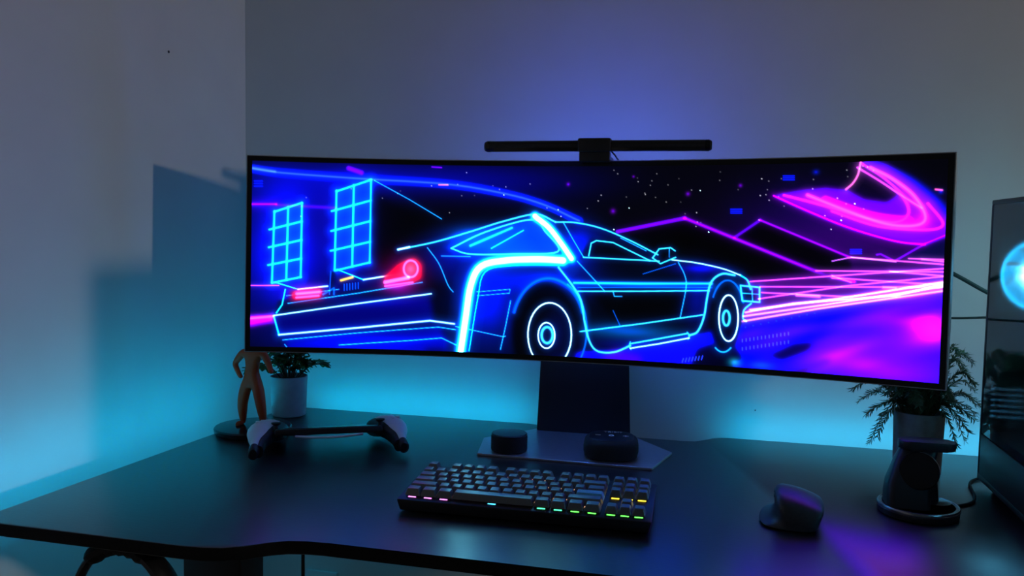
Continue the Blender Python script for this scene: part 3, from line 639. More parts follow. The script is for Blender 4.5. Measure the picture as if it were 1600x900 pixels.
strip((0.1065, -0.84, DZ - 0.010), (0.1452, -0.09, DZ - 0.010), 'cyan LED strip on the desk end facing the side wall', 1, M_led_side)

# ------------------------------------------------------------------ monitor
RAD, CHORD, MH = 1.8, 1.19, 0.363
TH = math.asin(CHORD / 2 / RAD)
mon = empty('monitor', 'ultrawide curved monitor showing a neon car and purple hills', 'monitor', (0.8336, -0.2884, DZ), 0.0091)
TILT, MZ = 0.0324, 0.3543
def mp(s, t, d=0.0):
    """s -1..1 along the arc, t height in metres from the middle, d metres behind the glass"""
    a = s * TH
    x, y, z = (RAD + d) * math.sin(a), -(RAD * (1 - math.cos(a))) + d * math.cos(a), t
    return (x, y * math.cos(TILT) + z * math.sin(TILT), MZ + z * math.cos(TILT) - y * math.sin(TILT))
ARC = RAD * TH
def curved(s0, s1, t0, t1, d0, d1, n=56, round_=0.0, bm=None):
    rs = []
    for i in range(n + 1):
        s = s0 + (s1 - s0) * i / n
        rs.append([mp(s, t0, d0), mp(s, t1, d0), mp(s, t1, d1), mp(s, t0, d1)])
    return rings(rs, bm=bm)
sh = rings([[mp(-1 + 2 * i / 56, *q) for q in ((-MH / 2, 0.0), (MH / 2, 0.0), (MH / 2, 0.010), (MH / 2 - 0.03, 0.022), (0.09, 0.030), (-0.09, 0.030), (-MH / 2 + 0.03, 0.022), (-MH / 2, 0.010))]
            for i in range(57)])
obj('housing', sh, M_silver, mon, smooth=25)
e1 = 0.0016 / ARC
obj('bezel', curved(-1 + e1, 1 - e1, -MH / 2 + 0.0016, MH / 2 - 0.0016, -0.0012, 0.002), M_blackg, mon, smooth=25)
obj('rear_hub', lathe([(0.10, 0), (0.10, 0.02), (0.085, 0.035)], 48), M_black, mon, mp(0, 0, 0.026), (math.pi / 2 + math.pi, 0, 0))
rl = obj('rear_light_ring', tube([(0.100 * math.cos(a), 0.100 * math.sin(a), 0.0) for a in [2 * math.pi * k / 48 for k in range(49)]], 0.0030, 6), emission('rear_ring_blue', (0.05, 0.20, 1.0), 62.0), mon, mp(0, 0, 0.050), (math.pi / 2 + TILT, 0, 0))
obj('mount_arm', box(0.09, 0.115, 0.08, (0, 0.112, MZ - 0.01), 0.006), M_black, mon)
# neck: flat tapering column; base: thin six-sided plate
nk = rings([[(-0.0955, 0.158, 0.004), (0.0955, 0.158, 0.004), (0.0905, 0.174, 0.004), (-0.0905, 0.174, 0.004)],
            [(-0.0895, 0.156, 0.148), (0.0895, 0.156, 0.148), (0.0845, 0.180, 0.148), (-0.0845, 0.180, 0.148)],
            [(-0.082, 0.150, MZ + 0.06), (0.082, 0.150, MZ + 0.06), (0.078, 0.180, MZ + 0.06), (-0.078, 0.180, MZ + 0.06)]])
bmesh.ops.bevel(nk, geom=nk.edges[:], offset=0.003, segments=2, affect='EDGES', profile=0.5)
obj('neck', nk, M_black, mon)
obj('base_plate', prism([(-0.162, -0.0465), (0.152, -0.0535), (0.181, 0.064), (0.114, 0.147), (0.098, 0.1755), (-0.098, 0.1755), (-0.114, 0.149), (-0.181, 0.068)], 0.0, 0.0045, 0.0008), M_stand, mon, smooth=20)

# ---- the picture on the screen, painted on a fine grid of vertices
NX, NY = 1152, 324
PAL = dict(c=(.10, .95, 1), c6=(0, .42, .8), c7=(.12, .70, .95), c8=(.30, .90, 1), c9=(0, .80, 1), cc=(0, .9, .95), w=(.75, 1, 1), ww=(1, 1, 1), w8=(.85, 1, .95),
           b3=(0, 0, .38), b4=(0, 0, .40), b5=(0, .01, .50), b6=(0, .03, .55), b7=(.03, .02, .85), b8=(0, .10, .95), b9=(0, .36, 1), bl=(.2, .35, 1),
           n1=(0, .01, .05), n2=(0, .02, .15), n3=(.03, 0, .16), n4=(0, .03, .25), v3=(.20, 0, .36), v4=(.3, 0, .5), v5=(.35, 0, .8), v6=(.5, 0, .7), v7=(.46, 0, .92), v8=(.58, 0, 1),
           m6=(.55, 0, .6), m7=(.78, 0, .95), m8=(.9, .1, 1), mg=(1, .28, 1), pk=(1, .45, .75), p6=(.9, .3, .7), p7=(.8, .5, 1), p8=(.95, .36, .95), p9=(1, .55, 1),
           r=(.85, 0, .12), r5=(.5, 0, .12), r8=(1, .5, .6), y=(1, .8, 0), k=(0, 0, 0))
img = np.zeros((NY + 1, NX + 1, 3), np.float32)
img += np.array((0.004, 0.004, 0.02), np.float32)
YY, XX = np.mgrid[0:NY + 1, 0:NX + 1].astype(np.float32)
def region(pts, m):
    a = np.array(pts)
    x0, y0 = np.floor(a.min(0) - m).astype(int)
    x1, y1 = np.ceil(a.max(0) + m).astype(int) + 1
    return slice(max(y0, 0), max(0, min(y1, NY + 1))), slice(max(x0, 0), max(0, min(x1, NX + 1)))
def screen_add(sl, col, I):
    c = np.array(PAL[col], np.float32)
    img[sl] = 1 - (1 - img[sl]) * (1 - c * np.clip(I, 0, 1)[..., None])
def blur(m, r):
    r = int(round(r))
    for _ in range(2):
        for ax in (0, 1):
            pad = np.pad(m, [(r + 1, r) if k == ax else (0, 0) for k in (0, 1)], mode='edge').cumsum(ax)
            n = m.shape[ax]
            m = (np.take(pad, range(2 * r + 1, 2 * r + 1 + n), ax) - np.take(pad, range(0, n), ax)) / (2 * r + 1)
    return m
for it in ART:
    if it[0] == 'S':
        _, col, wd, gw, ga, pts = it
        sl = region(pts, 3 * max(wd, gw) + 2)
        X, Y = XX[sl], YY[sl]
        if X.size == 0:
            continue
        D = np.full(X.shape, 1e9, np.float32)
        for (ax, ay), (bx, by) in zip(pts[:-1], pts[1:]):
            dx, dy = bx - ax, by - ay
            t = np.clip(((X - ax) * dx + (Y - ay) * dy) / (dx * dx + dy * dy + 1e-9), 0, 1)
            D = np.minimum(D, (X - ax - t * dx) ** 2 + (Y - ay - t * dy) ** 2)
        I = np.exp(-(D / (wd * wd * 1.1)) ** (1 if wd < 3 else 2))
        if gw:
            screen_add(sl, 'b9' if col[0] in 'cw' else col, ga * np.exp(-np.sqrt(D) / gw) * (np.sqrt(D) < 3 * gw))
        screen_add(sl, col, I)
    elif it[0] == 'F':
        _, col, al, bl_, pts = it
        sl = region(pts, 3 * bl_ + 2)
        X, Y = XX[sl], YY[sl]
        ins = np.zeros(X.shape, bool)
        for (ax, ay), (bx, by) in zip(pts, pts[1:] + pts[:1]):
            if ay != by:
                ins ^= ((ay > Y) != (by > Y)) & (X < (bx - ax) * (Y - ay) / (by - ay) + ax)
        m = blur(ins.astype(np.float32), max(1, bl_))[..., None] * al
        img[sl] = img[sl] * (1 - m) + np.array(PAL[col], np.float32) * m
    else:
        _, col, cx, cy, rx, ry = it
        sl = region([(cx - 2.2 * rx, cy - 2.2 * ry), (cx + 2.2 * rx, cy + 2.2 * ry)], 2)
        screen_add(sl, col, 0.66 * np.exp(-((XX[sl] - cx) / rx) ** 2 - ((YY[sl] - cy) / ry) ** 2))
gn = np.random.RandomState(9)                           # cloudy streaks on the ground, lower right
cl = np.zeros((NY + 1, NX + 1), np.float32)
for (cx_, cy_, am) in zip(gn.uniform(820, 1152, 60), gn.uniform(215, 324, 60), gn.uniform(-.5, .6, 60)):
    u_ = (XX - cx_) * 0.96 + (YY - cy_) * -0.28
    v_ = (XX - cx_) * 0.28 + (YY - cy_) * 0.96
    cl += am * np.exp(-(u_ / 34) ** 2 - (v_ / 9) ** 2)
below = np.clip((YY - (262 - (XX - 800) * 0.155)) / 8, 0, 1) * np.clip((XX - 800) / 60, 0, 1)
img += (below * cl)[..., None] * np.array((.24, .03, .14), np.float32)
img[:] = np.clip(img, 0, 1)
for r_, k_ in ((4, 0.30), (13, 0.22)):                   # neon haze around every bright stroke
    bl2 = np.stack([blur(img[..., c_], r_) for c_ in range(3)], -1)
    hz = np.stack([bl2[..., 0] * .35, bl2[..., 1] * .45, bl2[..., 2]], -1) * k_
    img[:] = 1 - (1 - img) * (1 - np.clip(hz, 0, 1))
rs = np.random.RandomState(4)
for k in range(120):                                   # stars in the night sky
    x, y = rs.uniform(20, 1060), rs.uniform(6, 110)
    if x < 240 or (x > 400 and y > 60 and x < 620) or (x > 840 and y > 90):
        if rs.rand() < 0.8:
            continue
    sl = region([(x, y)], 4)
    b = rs.uniform(.35, 1)
    img[sl] = 1 - (1 - img[sl]) * (1 - b * np.exp(-((XX[sl] - x) ** 2 + (YY[sl] - y) ** 2) / 0.9)[..., None])
INS = 0.0105
sa = 1 - INS / ARC
ha = MH / 2 - INS
S_ = (-sa + 2 * sa * XX / NX) * TH
T_ = ha - 2 * ha * YY / NY
px_ = (RAD - 0.0016) * np.sin(S_)
py_ = -(RAD * (1 - np.cos(S_))) - 0.0016 * np.cos(S_)
co = np.stack([px_, py_ * math.cos(TILT) + T_ * math.sin(TILT), MZ + T_ * math.cos(TILT) - py_ * math.sin(TILT)], -1).reshape(-1, 3)
ii = (np.arange(NY)[:, None] * (NX + 1) + np.arange(NX)[None, :]).reshape(-1)
quads = np.stack([ii, ii + NX + 1, ii + NX + 2, ii + 1], 1).astype(np.int32)
me = bpy.data.meshes.new('screen')
me.vertices.add(len(co))
me.vertices.foreach_set('co', co.astype(np.float32).ravel())
me.loops.add(quads.size)
me.loops.foreach_set('vertex_index', quads.ravel())
me.polygons.add(len(quads))
me.polygons.foreach_set('loop_start', np.arange(0, quads.size, 4, dtype=np.int32))
me.update(calc_edges=True)
att = me.color_attributes.new('picture', 'FLOAT_COLOR', 'POINT')
lin = np.where(img <= 0.04045, img / 12.92, ((img + 0.055) / 1.055) ** 2.4)
t_ = np.clip((img - 0.5) / 0.5, 0, 1)
lum_ = np.clip((img.min(-1, keepdims=True) - 0.72) / 0.28, 0, 1)
lin = lin * (1 + np.array((0.3, 4.0, 5.0), np.float32) * lum_)
lin = lin * (1 + 3.0 * t_ * t_ * (3 - 2 * t_))          # bright strokes of the panel glow harder than the rest
rgba = np.concatenate([lin, np.ones(lin.shape[:2] + (1,), np.float32)], -1)
att.data.foreach_set('color', rgba.astype(np.float32).ravel())
ms = bpy.data.materials.new('screen_picture')
ms.use_nodes = True
b = ms.node_tree.nodes['Principled BSDF']
b.inputs['Base Color'].default_value = (0.004, 0.004, 0.005, 1)
b.inputs['Roughness'].default_value = 0.3
b.inputs['Specular IOR Level'].default_value = 0.25
an = ms.node_tree.nodes.new('ShaderNodeAttribute')
an.attribute_name = 'picture'
ms.node_tree.links.new(an.outputs['Color'], b.inputs['Emission Color'])
b.inputs['Emission Strength'].default_value = SCREEN_STR
me.materials.append(ms)
so_ = obj_me('screen', me, mon)
so_['label'] = 'lit screen picture of a neon blue car, grid towers and violet hills'

# ------------------------------------------------------------------ light bar on the monitor
lb = empty('monitor_light_bar', 'slim black light bar clamped on top of the curved monitor', 'lamp', (0.868, -0.298, DZ + 0.535), 0.0091)
prof = [(0.0098 * math.cos(a) * 0.9, 0.0098 * math.sin(a)) for a in [2 * math.pi * k / 20 for k in range(20)]]
def bar_ring(x, k):
    return [(x, y * k, 0.0245 + z * k) for y, z in prof]
obj('bar', rings([bar_ring(-0.2005, 0.6), bar_ring(-0.1985, 0.9), bar_ring(-0.194, 1), bar_ring(0.194, 1), bar_ring(0.1985, 0.9), bar_ring(0.2005, 0.6)]), M_black, lb)
for s in (-1, 1):
    obj('end_cap', rings([bar_ring(s * 0.1895, 1.03), bar_ring(s * 0.195, 1.03), bar_ring(s * 0.2000, 0.8)]), M_blackg, lb)
    obj('lens', box(0.155, 0.004, 0.007, (s * 0.105, -0.0065, 0.0185), 0.0012), M_blackg, lb)
M_halo = emission('bar_rear_light', HALO_COL, HALO_STR)
obj('rear_diffuser', box(0.22, 0.002, 0.008, (0, 0.0090, 0.0265), 0.0006), M_halo, lb)
obj('mount_block', box(0.058, 0.024, 0.024, (0, -0.001, 0.0255), 0.003), M_black, lb)
obj('mount_foot', box(0.054, 0.020, 0.020, (0, 0.004, 0.007), 0.002), M_black, lb)
obj('counterweight', box(0.050, 0.018, 0.075, (0, 0.066, -0.036), 0.005), M_black, lb)
obj('saddle', box(0.050, 0.070, 0.006, (0, 0.036, 0.006), 0.002), M_black, lb)
obj('cable', tube(spline([(0.026, 0.004, 0.018), (0.032, 0.008, 0.012), (0.036, 0.018, 0.006), (0.036, 0.06, -0.004), (0.03, 0.072, -0.06)]), 0.0016, 6), M_rubber, lb)

# ------------------------------------------------------------------ keyboard
U = 0.01905
kb = empty('keyboard', 'dark mechanical keyboard with rainbow backlight in front of the monitor', 'keyboard', (0.8272, -0.5932, DZ), 0.0156)
KT = math.radians(5.2)
KW, KD = 18.25 * U, 6.25 * U
def kz(y):
    return 0.0205 + (y + KD / 2) * math.tan(KT)
cw, cd0, cd1 = KW / 2 + 0.009, -KD / 2 - 0.010, KD / 2 + 0.009
cs = box(1, 1, 1)
for v in cs.verts:
    top = v.co.z > 0
    y = cd1 if v.co.y > 0 else cd0
    v.co = Vector((math.copysign(cw - (0 if top else 0.004), v.co.x), y + (0 if top else math.copysign(0.004, -v.co.y)), kz(y) + 0.0005 if top else 0.002))
bmesh.ops.bevel(cs, geom=cs.edges[:], offset=0.003, segments=2, affect='EDGES', profile=0.5)
obj('case', cs, M_kbcase, kb)
for sx in (-1, 1):
    for sy in (-1, 1):
        obj('rubber_foot', box(0.03, 0.008, 0.003, (sx * 0.14, sy * 0.05, 0.0015)), M_rubber, kb)
KEYME = {}
def keycap(wu, m):
    key = (round(wu, 2), m.name)
    if key not in KEYME:
        bw, bd = wu * U - 0.0011, U - 0.0011
        r = []
        for (k, ins, z, dy) in ((0, 0, 0, 0), (1, 0.0022, 0.0075, 0.0007), (2, 0.0032, 0.0090, 0.001), (3, 0.0042, 0.0092, 0.001)):
            a, b_ = bw / 2 - ins, bd / 2 - ins
            c = 0.0009
            r.append([(x, y + dy, z) for x, y in ((a, b_ - c), (a - c, b_), (-a + c, b_), (-a, b_ - c), (-a, -b_ + c), (-a + c, -b_), (a - c, -b_), (a, -b_ + c))])
        bm = rings(r)
        me = bpy.data.meshes.new('keycap')
        bmesh.ops.recalc_face_normals(bm, faces=bm.faces)
        bm.to_mesh(me)
        bm.free()
        me.materials.append(m)
        for p in me.polygons:
            p.use_smooth = True
        me.set_sharp_from_angle(angle=math.radians(28))
        KEYME[key] = me
    return KEYME[key]
rows = [  # (row centre from the front in units, [(x start, width), ...])
    (0.5, [(0, 1.25), (1.25, 1.25), (2.5, 1.25), (3.75, 6.25), (10, 1.25), (11.25, 1.25), (12.5, 1.25), (13.75, 1.25), (15.25, 1), (16.25, 1), (17.25, 1)]),
    (1.5, [(0, 2.25)] + [(2.25 + k, 1) for k in range(10)] + [(12.25, 2.75), (16.25, 1)]),
    (2.5, [(0, 1.75)] + [(1.75 + k, 1) for k in range(11)] + [(12.75, 2.25)]),
    (3.5, [(0, 1.5)] + [(1.5 + k, 1) for k in range(12)] + [(13.5, 1.5), (15.25, 1), (16.25, 1), (17.25, 1)]),
    (4.5, [(k, 1) for k in range(13)] + [(13, 2), (15.25, 1), (16.25, 1), (17.25, 1)]),
    (5.75, [(0, 1)] + [(2 + k, 1) for k in range(4)] + [(6.5 + k, 1) for k in range(4)] + [(11 + k, 1) for k in range(4)] + [(15.25, 1), (16.25, 1), (17.25, 1)])]
LEDS = {}
def led_mat(xu, ru):
    if xu > 15 and ru > 1:
        n, c = 'yellow', (1, .72, .04)
    elif ru > 0.9:
        n, c = ('amber', (1, .55, .30)) if xu > 9 else ('rose', (1, .30, .40))
    elif xu > 12.6:
        n, c = 'green', (.10, 1, .08)
    elif xu > 9.5:
        n, c = 'teal', (.06, 1, .32)
    elif xu > 6:
        n, c = 'cyan', (.06, .60, 1)
    else:
        n, c = 'pink', (.80, .20, .85)
    if n not in LEDS:
        LEDS[n] = emission('key_led_' + n, c, 3.5 if ru < 1 or n == 'yellow' else 1.5)
    return n, LEDS[n]
LEDME = {}
for ry, ks in rows:
    for (x0, wu) in ks:
        x = (x0 + wu / 2) * U - KW / 2
        y = ry * U - KD / 2
        acc = (ry == 2.5 and wu == 2.25)
        k = obj_me('keycap', keycap(wu, M_capacc if acc else M_cap), kb, (x, y, kz(y) + 0.0028), (KT, 0, 0))
        if acc:
            k['label'] = 'pale blue accent key'
        n, lm_ = led_mat(x0 + wu / 2, ry)
        if n not in LEDME:
            bm = box(0.0115, 0.0020, 0.0010, (0, 0, 0), 0.0004, 1)
            me = bpy.data.meshes.new('key_light')
            bm.to_mesh(me)
            bm.free()
            me.materials.append(lm_)
            LEDME[n] = me
        obj_me('key_light', LEDME[n], kb, (x, y - U / 2 + 0.0006, kz(y - U / 2) + 0.0010), (KT, 0, 0))

# ------------------------------------------------------------------ round smart speaker puck on the monitor foot
pk = empty('smart_speaker', 'black round puck-shaped smart speaker on the monitor foot plate', 'speaker', (0.722, -0.2985, DZ + 0.0045))
obj('body', lathe([(0.028, 0), (0.0325, 0.001), (0.0335, 0.004), (0.0335, 0.0275), (0.0325, 0.0295)], 48), M_cloth, pk)
obj('top_plate', lathe([(0.0328, 0.0290), (0.0330, 0.0312), (0.0318, 0.0325), (0.0300, 0.0328)], 48), M_black, pk)
obj('light_ring', lathe([(0.0316, 0.0321), (0.0316, 0.0330), (0.0306, 0.0331)], 48), M_blackg, pk)

# ------------------------------------------------------------------ portable speaker with printed buttons
sp = empty('portable_speaker', 'black rounded portable speaker with plus and minus buttons on monitor foot', 'speaker', (0.9075, -0.2795, DZ + 0.0045), math.radians(6))
def sp_ring(sz, z, r):
    return [(x, y, z) for x, y in rrect(sz, sz, r, 8)]
obj('body', rings([sp_ring(0.080, 0.0, 0.028), sp_ring(0.094, 0.004, 0.034), sp_ring(0.0985, 0.013, 0.036), sp_ring(0.0985, 0.021, 0.036), sp_ring(0.096, 0.028, 0.035), sp_ring(0.090, 0.0325, 0.032), sp_ring(0.080, 0.0352, 0.028), sp_ring(0.06, 0.0362, 0.02)]), M_cloth, sp)
obj('top_panel', rings([sp_ring(0.081, 0.0347, 0.028), sp_ring(0.079, 0.0362, 0.028), sp_ring(0.07, 0.0370, 0.024)]), M_black, sp)
ZT = 0.0371
def text_obj(name, s, size, loc, parent, m, rz=0):
    cu = bpy.data.curves.new(name, 'FONT')
    cu.body = s
    cu.size = size
    cu.align_x = 'CENTER'
    cu.align_y = 'CENTER'
    cu.extrude = 0.0002
    cu.space_character = 1.15
    t = bpy.data.objects.new('tmp_text', cu)
    COL.objects.link(t)
    dg = bpy.context.evaluated_depsgraph_get()
    me = bpy.data.meshes.new_from_object(t.evaluated_get(dg))
    bpy.data.objects.remove(t)
    me.materials.clear()
    me.materials.append(m)
    return obj_me(name, me, parent, loc, (0, 0, rz))
text_obj('brand_print', 'TRIBIT', 0.0105, (0.003, 0.026, ZT), sp, M_print)
obj('minus_button', box(0.0095, 0.0026, 0.0006, (-0.024, 0.0, ZT)), M_print, sp, smooth=0)
obj('plus_button', box(0.0024, 0.0100, 0.0006, (0.026, 0.0, ZT), 0, bm=box(0.0100, 0.0026, 0.0006, (0.026, 0, ZT))), M_print, sp, smooth=0)
ring_o = [(0.0048 * math.cos(a), 0.0052 * math.sin(a)) for a in [2 * math.pi * k / 24 for k in range(24)]]
obj('round_button', rings([[(x, y, ZT - 0.0003) for x, y in ring_o], [(x, y, ZT + 0.0003) for x, y in ring_o],
                           [(x * .58, y * .58, ZT + 0.0003) for x, y in ring_o], [(x * .58, y * .58, ZT - 0.0003) for x, y in ring_o]], False, False), M_print, sp)

# ------------------------------------------------------------------ handheld game console lying on the desk
hc = empty('handheld_console', 'white and black handheld game console lying beside the figurine', 'game console', (0.394, -0.368, DZ), math.radians(28))
TL = -math.radians(11)
obj('screen_slab', box(0.192, 0.112, 0.0115, (0, 0.018, 0.0300), 0.003, rot=Matrix.Rotation(-math.radians(11), 3, 'X')), M_black, hc)
obj('display_glass', box(0.182, 0.100, 0.0010, (0, 0.0192, 0.0357), 0.0004, rot=Matrix.Rotation(-math.radians(11), 3, 'X')), M_blackg, hc)
obj('chin_edge', tube(spline([(-0.06, -0.0385, 0.0335), (-0.03, -0.0425, 0.0315), (0, -0.0440, 0.0310), (0.03, -0.0425, 0.0315), (0.06, -0.0385, 0.0335)]), 0.0022, 8), M_white, hc)
for s in (-1, 1):
    ax = spline([(s * 0.103, 0.060, 0.022), (s * 0.110, 0.040, 0.028), (s * 0.117, 0.010, 0.031), (s * 0.123, -0.025, 0.029), (s * 0.128, -0.056, 0.021), (s * 0.131, -0.073, 0.0145)], 5)
    n = len(ax)
    rs_, ri = [], []
    for i, p in enumerate(ax):
        f = i / (n - 1)
        wx = 0.0365 * math.sin(math.pi * min(1, 0.18 + f * 1.05)) ** 0.5 * (1 - 0.48 * f) if f < 0.97 else 0.0092
        wz = 0.0225 * (1 - 0.35 * f) * math.sin(math.pi * min(0.86, 0.25 + f)) ** 0.3
        wx = max(wx, 0.0092)
        wz = min(max(wz, 0.0085), p[2] - 0.0005)
        rs_.append([(p[0] + wx * math.cos(a), p[1], p[2] + wz * math.sin(a)) for a in [2 * math.pi * k / 20 for k in range(20)]])
        ri.append([(p[0] - s * 0.0080 + 0.90 * wx * math.cos(a), p[1] + 0.001, p[2] - 0.0015 + 1.0 * wz * math.sin(a) * 0.93) for a in [2 * math.pi * k / 20 for k in range(20)]])
    g = obj('grip_shell', rings(rs_[:-3]), M_white, hc)
    obj('grip_inner', rings(ri[:-2]), M_black, hc)
    tp = [[(x, y, z) for x, y, z in r] for r in rs_[-4:]]
    c = ax[-1]
    tp.append([(c[0] + (x - c[0]) * 0.7, c[1] - 0.003, c[2] + (z - c[2]) * 0.7) for x, y, z in rs_[-1]])
    obj('grip_tip', rings(tp), M_black, hc)
    st = obj('thumbstick', lathe([(0.0055, 0), (0.0045, 0.004), (0.0042, 0.009), (0.0075, 0.0105), (0.0088, 0.0125), (0.0085, 0.0142), (0.0065, 0.0135)], 24), M_black, hc, (s * 0.094, -0.004, 0.038), (TL * 0.5, 0, 0))
    obj('stick_well', lathe([(0.0135, 0), (0.0135, 0.012), (0.011, 0.0135)], 24), M_blackg, hc, (s * 0.095, -0.004, 0.0265), (TL * 0.5, 0, 0))
    obj('trigger', box(0.030, 0.016, 0.016, (s * 0.108, 0.066, 0.0135), 0.005, 3), M_black, hc)
    obj('shoulder_button', box(0.032, 0.012, 0.007, (s * 0.108, 0.066, 0.026), 0.003), M_blackg, hc)
for (dx, dy) in ((0, 1), (1, 0), (0, -1), (-1, 0)):
    obj('face_button', lathe([(0.0042, 0), (0.0042, 0.003), (0.0034, 0.0038)], 16), M_white, hc, (0.119 + dx * 0.0105, 0.022 + dy * 0.0105, 0.0465))
    obj('direction_key', box(0.0075, 0.0075, 0.004, (-0.119 + dx * 0.0085, 0.022 + dy * 0.0085, 0.0480), 0.0012), M_white, hc)

# ------------------------------------------------------------------ plain posable figurine on a black disc
fg = empty('figurine', 'plain orange mannequin figurine standing on a black disc by the plant', 'figurine', (0.197, -0.300, DZ))
obj('stand_disc', lathe([(0.070, 0), (0.074, 0.002), (0.075, 0.010), (0.073, 0.0125), (0.0705, 0.013)], 56), M_blackg, fg)
J = {}
sk_v, sk_r, sk_e = [], [], []
def jn(n, p, r, parent=None):
    J[n] = len(sk_v)
    sk_v.append(p)
    sk_r.append(r)
    if parent:
        sk_e.append((J[parent], J[n]))
jn('pelvis', (-0.002, 0, 0.106), (0.0165, 0.0125))
jn('waist', (-0.002, -0.001, 0.121), (0.0135, 0.0105), 'pelvis')
jn('chest', (-0.001, 0.001, 0.145), (0.0205, 0.0135), 'waist')
jn('collar', (-0.001, 0.002, 0.160), (0.016, 0.010), 'chest')
jn('neck', (-0.001, 0.001, 0.170), (0.0065, 0.0065), 'collar')
jn('skull', (-0.001, -0.001, 0.184), (0.0115, 0.0125), 'neck')
jn('crown', (-0.001, -0.001, 0.196), (0.008, 0.009), 'skull')
for s, nm in ((-1, 'l'), (1, 'r')):
    jn('hip' + nm, (s * 0.0105 - 0.002, 0, 0.098), (0.0125, 0.012), 'pelvis')
    jn('thigh' + nm, (s * 0.016 - 0.002, -0.002, 0.080), (0.0128, 0.0125), 'hip' + nm)
    jn('knee' + nm, (s * 0.020 - 0.002, -0.003, 0.058), (0.0108, 0.0108), 'thigh' + nm)
    jn('calf' + nm, (s * 0.0215 - 0.002, 0.000, 0.042), (0.0100, 0.0102), 'knee' + nm)
    jn('ankle' + nm, (s * 0.0225 - 0.002, 0.003, 0.0215), (0.0062, 0.0065), 'calf' + nm)
    jn('heel' + nm, (s * 0.0230 - 0.002, 0.003, 0.0165), (0.0065, 0.0052), 'ankle' + nm)
    jn('toe' + nm, (s * 0.0265 - 0.002, -0.016, 0.0160), (0.0060, 0.0040), 'heel' + nm)
jn('shl', (-0.024, 0.002, 0.157), (0.0088, 0.0088), 'collar')
jn('ell', (-0.042, 0.002, 0.134), (0.0062, 0.0062), 'shl')
jn('wrl', (-0.024, -0.010, 0.115), (0.0048, 0.0048), 'ell')
jn('hal', (-0.017, -0.013, 0.109), (0.0058, 0.0045), 'wrl')
jn('shr', (0.023, 0.002, 0.157), (0.0088, 0.0088), 'collar')
jn('elr', (0.036, 0.000, 0.134), (0.0062, 0.0062), 'shr')
jn('wrr', (0.046, -0.012, 0.126), (0.0048, 0.0048), 'elr')
jn('har', (0.0505, -0.017, 0.1255), (0.0060, 0.0055), 'wrr')
me = bpy.data.meshes.new('body')
me.from_pydata(sk_v, sk_e, [])
bo = obj_me('body', me, fg)
bo.modifiers.new('skin', 'SKIN').use_smooth_shade = True
for v, r in zip(me.skin_vertices[0].data, sk_r):
    v.radius = r
me.skin_vertices[0].data[0].use_root = True
bo.modifiers.new('sub', 'SUBSURF').render_levels = 2
bo.modifiers['sub'].levels = 2
me.materials.append(M_fig)
dg = bpy.context.evaluated_depsgraph_get()
me2 = bpy.data.meshes.new_from_object(bo.evaluated_get(dg))
bo.modifiers.clear()
bo.data = me2
if not me2.materials:
    me2.materials.append(M_fig)

# ------------------------------------------------------------------ leafy plant in the pale pot
p1 = empty('potted_ivy', 'bushy small-leaved plant in a pale cylindrical pot by the corner', 'plant', (0.188, -0.140, DZ))
obj('pot', lathe([(0.033, 0), (0.036, 0.002), (0.0395, 0.083), (0.0398, 0.086), (0.0375, 0.0865), (0.0365, 0.080), (0.0360, 0.070)], 48), M_pot, p1)
obj('soil', lathe([(0.0362, 0.068), (0.0362, 0.076), (0.02, 0.080), (0.004, 0.0805)], 32), M_soil, p1)
LEAFME = []
for v in range(3):
    L, Wd = 0.0165 + 0.0015 * v, 0.0056 + 0.0006 * v
    bm = bmesh.new()
    sp_ = [bm.verts.new((0, L * f, 0.0012 * math.sin(f * 3.1))) for f in (0, .25, .5, .75, 1)]
    for s in (-1, 1):
        ed = [bm.verts.new((s * Wd * k, L * f, 0.0018 * k - 0.002 * f)) for f, k in ((.2, .8), (.45, 1), (.75, .6))]
        bm.faces.new((sp_[0], sp_[1], ed[0]))
        bm.faces.new((sp_[1], sp_[2], ed[1], ed[0]))
        bm.faces.new((sp_[2], sp_[3], ed[2], ed[1]))
        bm.faces.new((sp_[3], sp_[4], ed[2]))
    bmesh.ops.solidify(bm, geom=bm.faces[:], thickness=0.0004)
    me = bpy.data.meshes.new('leaf')
    bm.to_mesh(me)
    bm.free()
    me.materials.append(M_leaf)
    LEAFME.append(me)
rnd = random.Random(21)
nleaf = 0
for k in range(30):
    a = k * 2.39996
    reach = rnd.uniform(0.05, 0.098) if k % 2 else rnd.uniform(0.02, 0.05)
    h = rnd.uniform(0.0, 0.06) if reach < 0.055 else rnd.uniform(0.0, 0.04)
    dx, dy = math.cos(a) * reach, math.sin(a) * reach
    dy = min(dy, 0.07)
    dy = max(dy, -0.085)
    path = spline([(dx * 0.15, dy * 0.15, 0.076), (dx * 0.5, dy * 0.5, 0.098 + h * 0.7), (dx * 0.85, dy * 0.85, 0.100 + h), (dx, dy, 0.092 + h)], 5)
    obj('stem', tube(path, 0.0010, 5), M_stem, p1)
    for i in range(3, len(path)):
        for s in (-1, 1, 0):
            if nleaf >= 299:
                continue
            p = path[i]
            t = Vector(path[min(i + 1, len(path) - 1)]) - Vector(path[i - 1])
            az = math.atan2(-t.x, t.y) + s * rnd.uniform(0.6, 1.3)
            if rnd.random() < 0.30:
                continue
            l = obj_me('leaf', LEAFME[rnd.randrange(3)], p1, p, (rnd.uniform(-0.9, 0.5), rnd.uniform(-0.4, 0.4), az))
            nleaf += 1

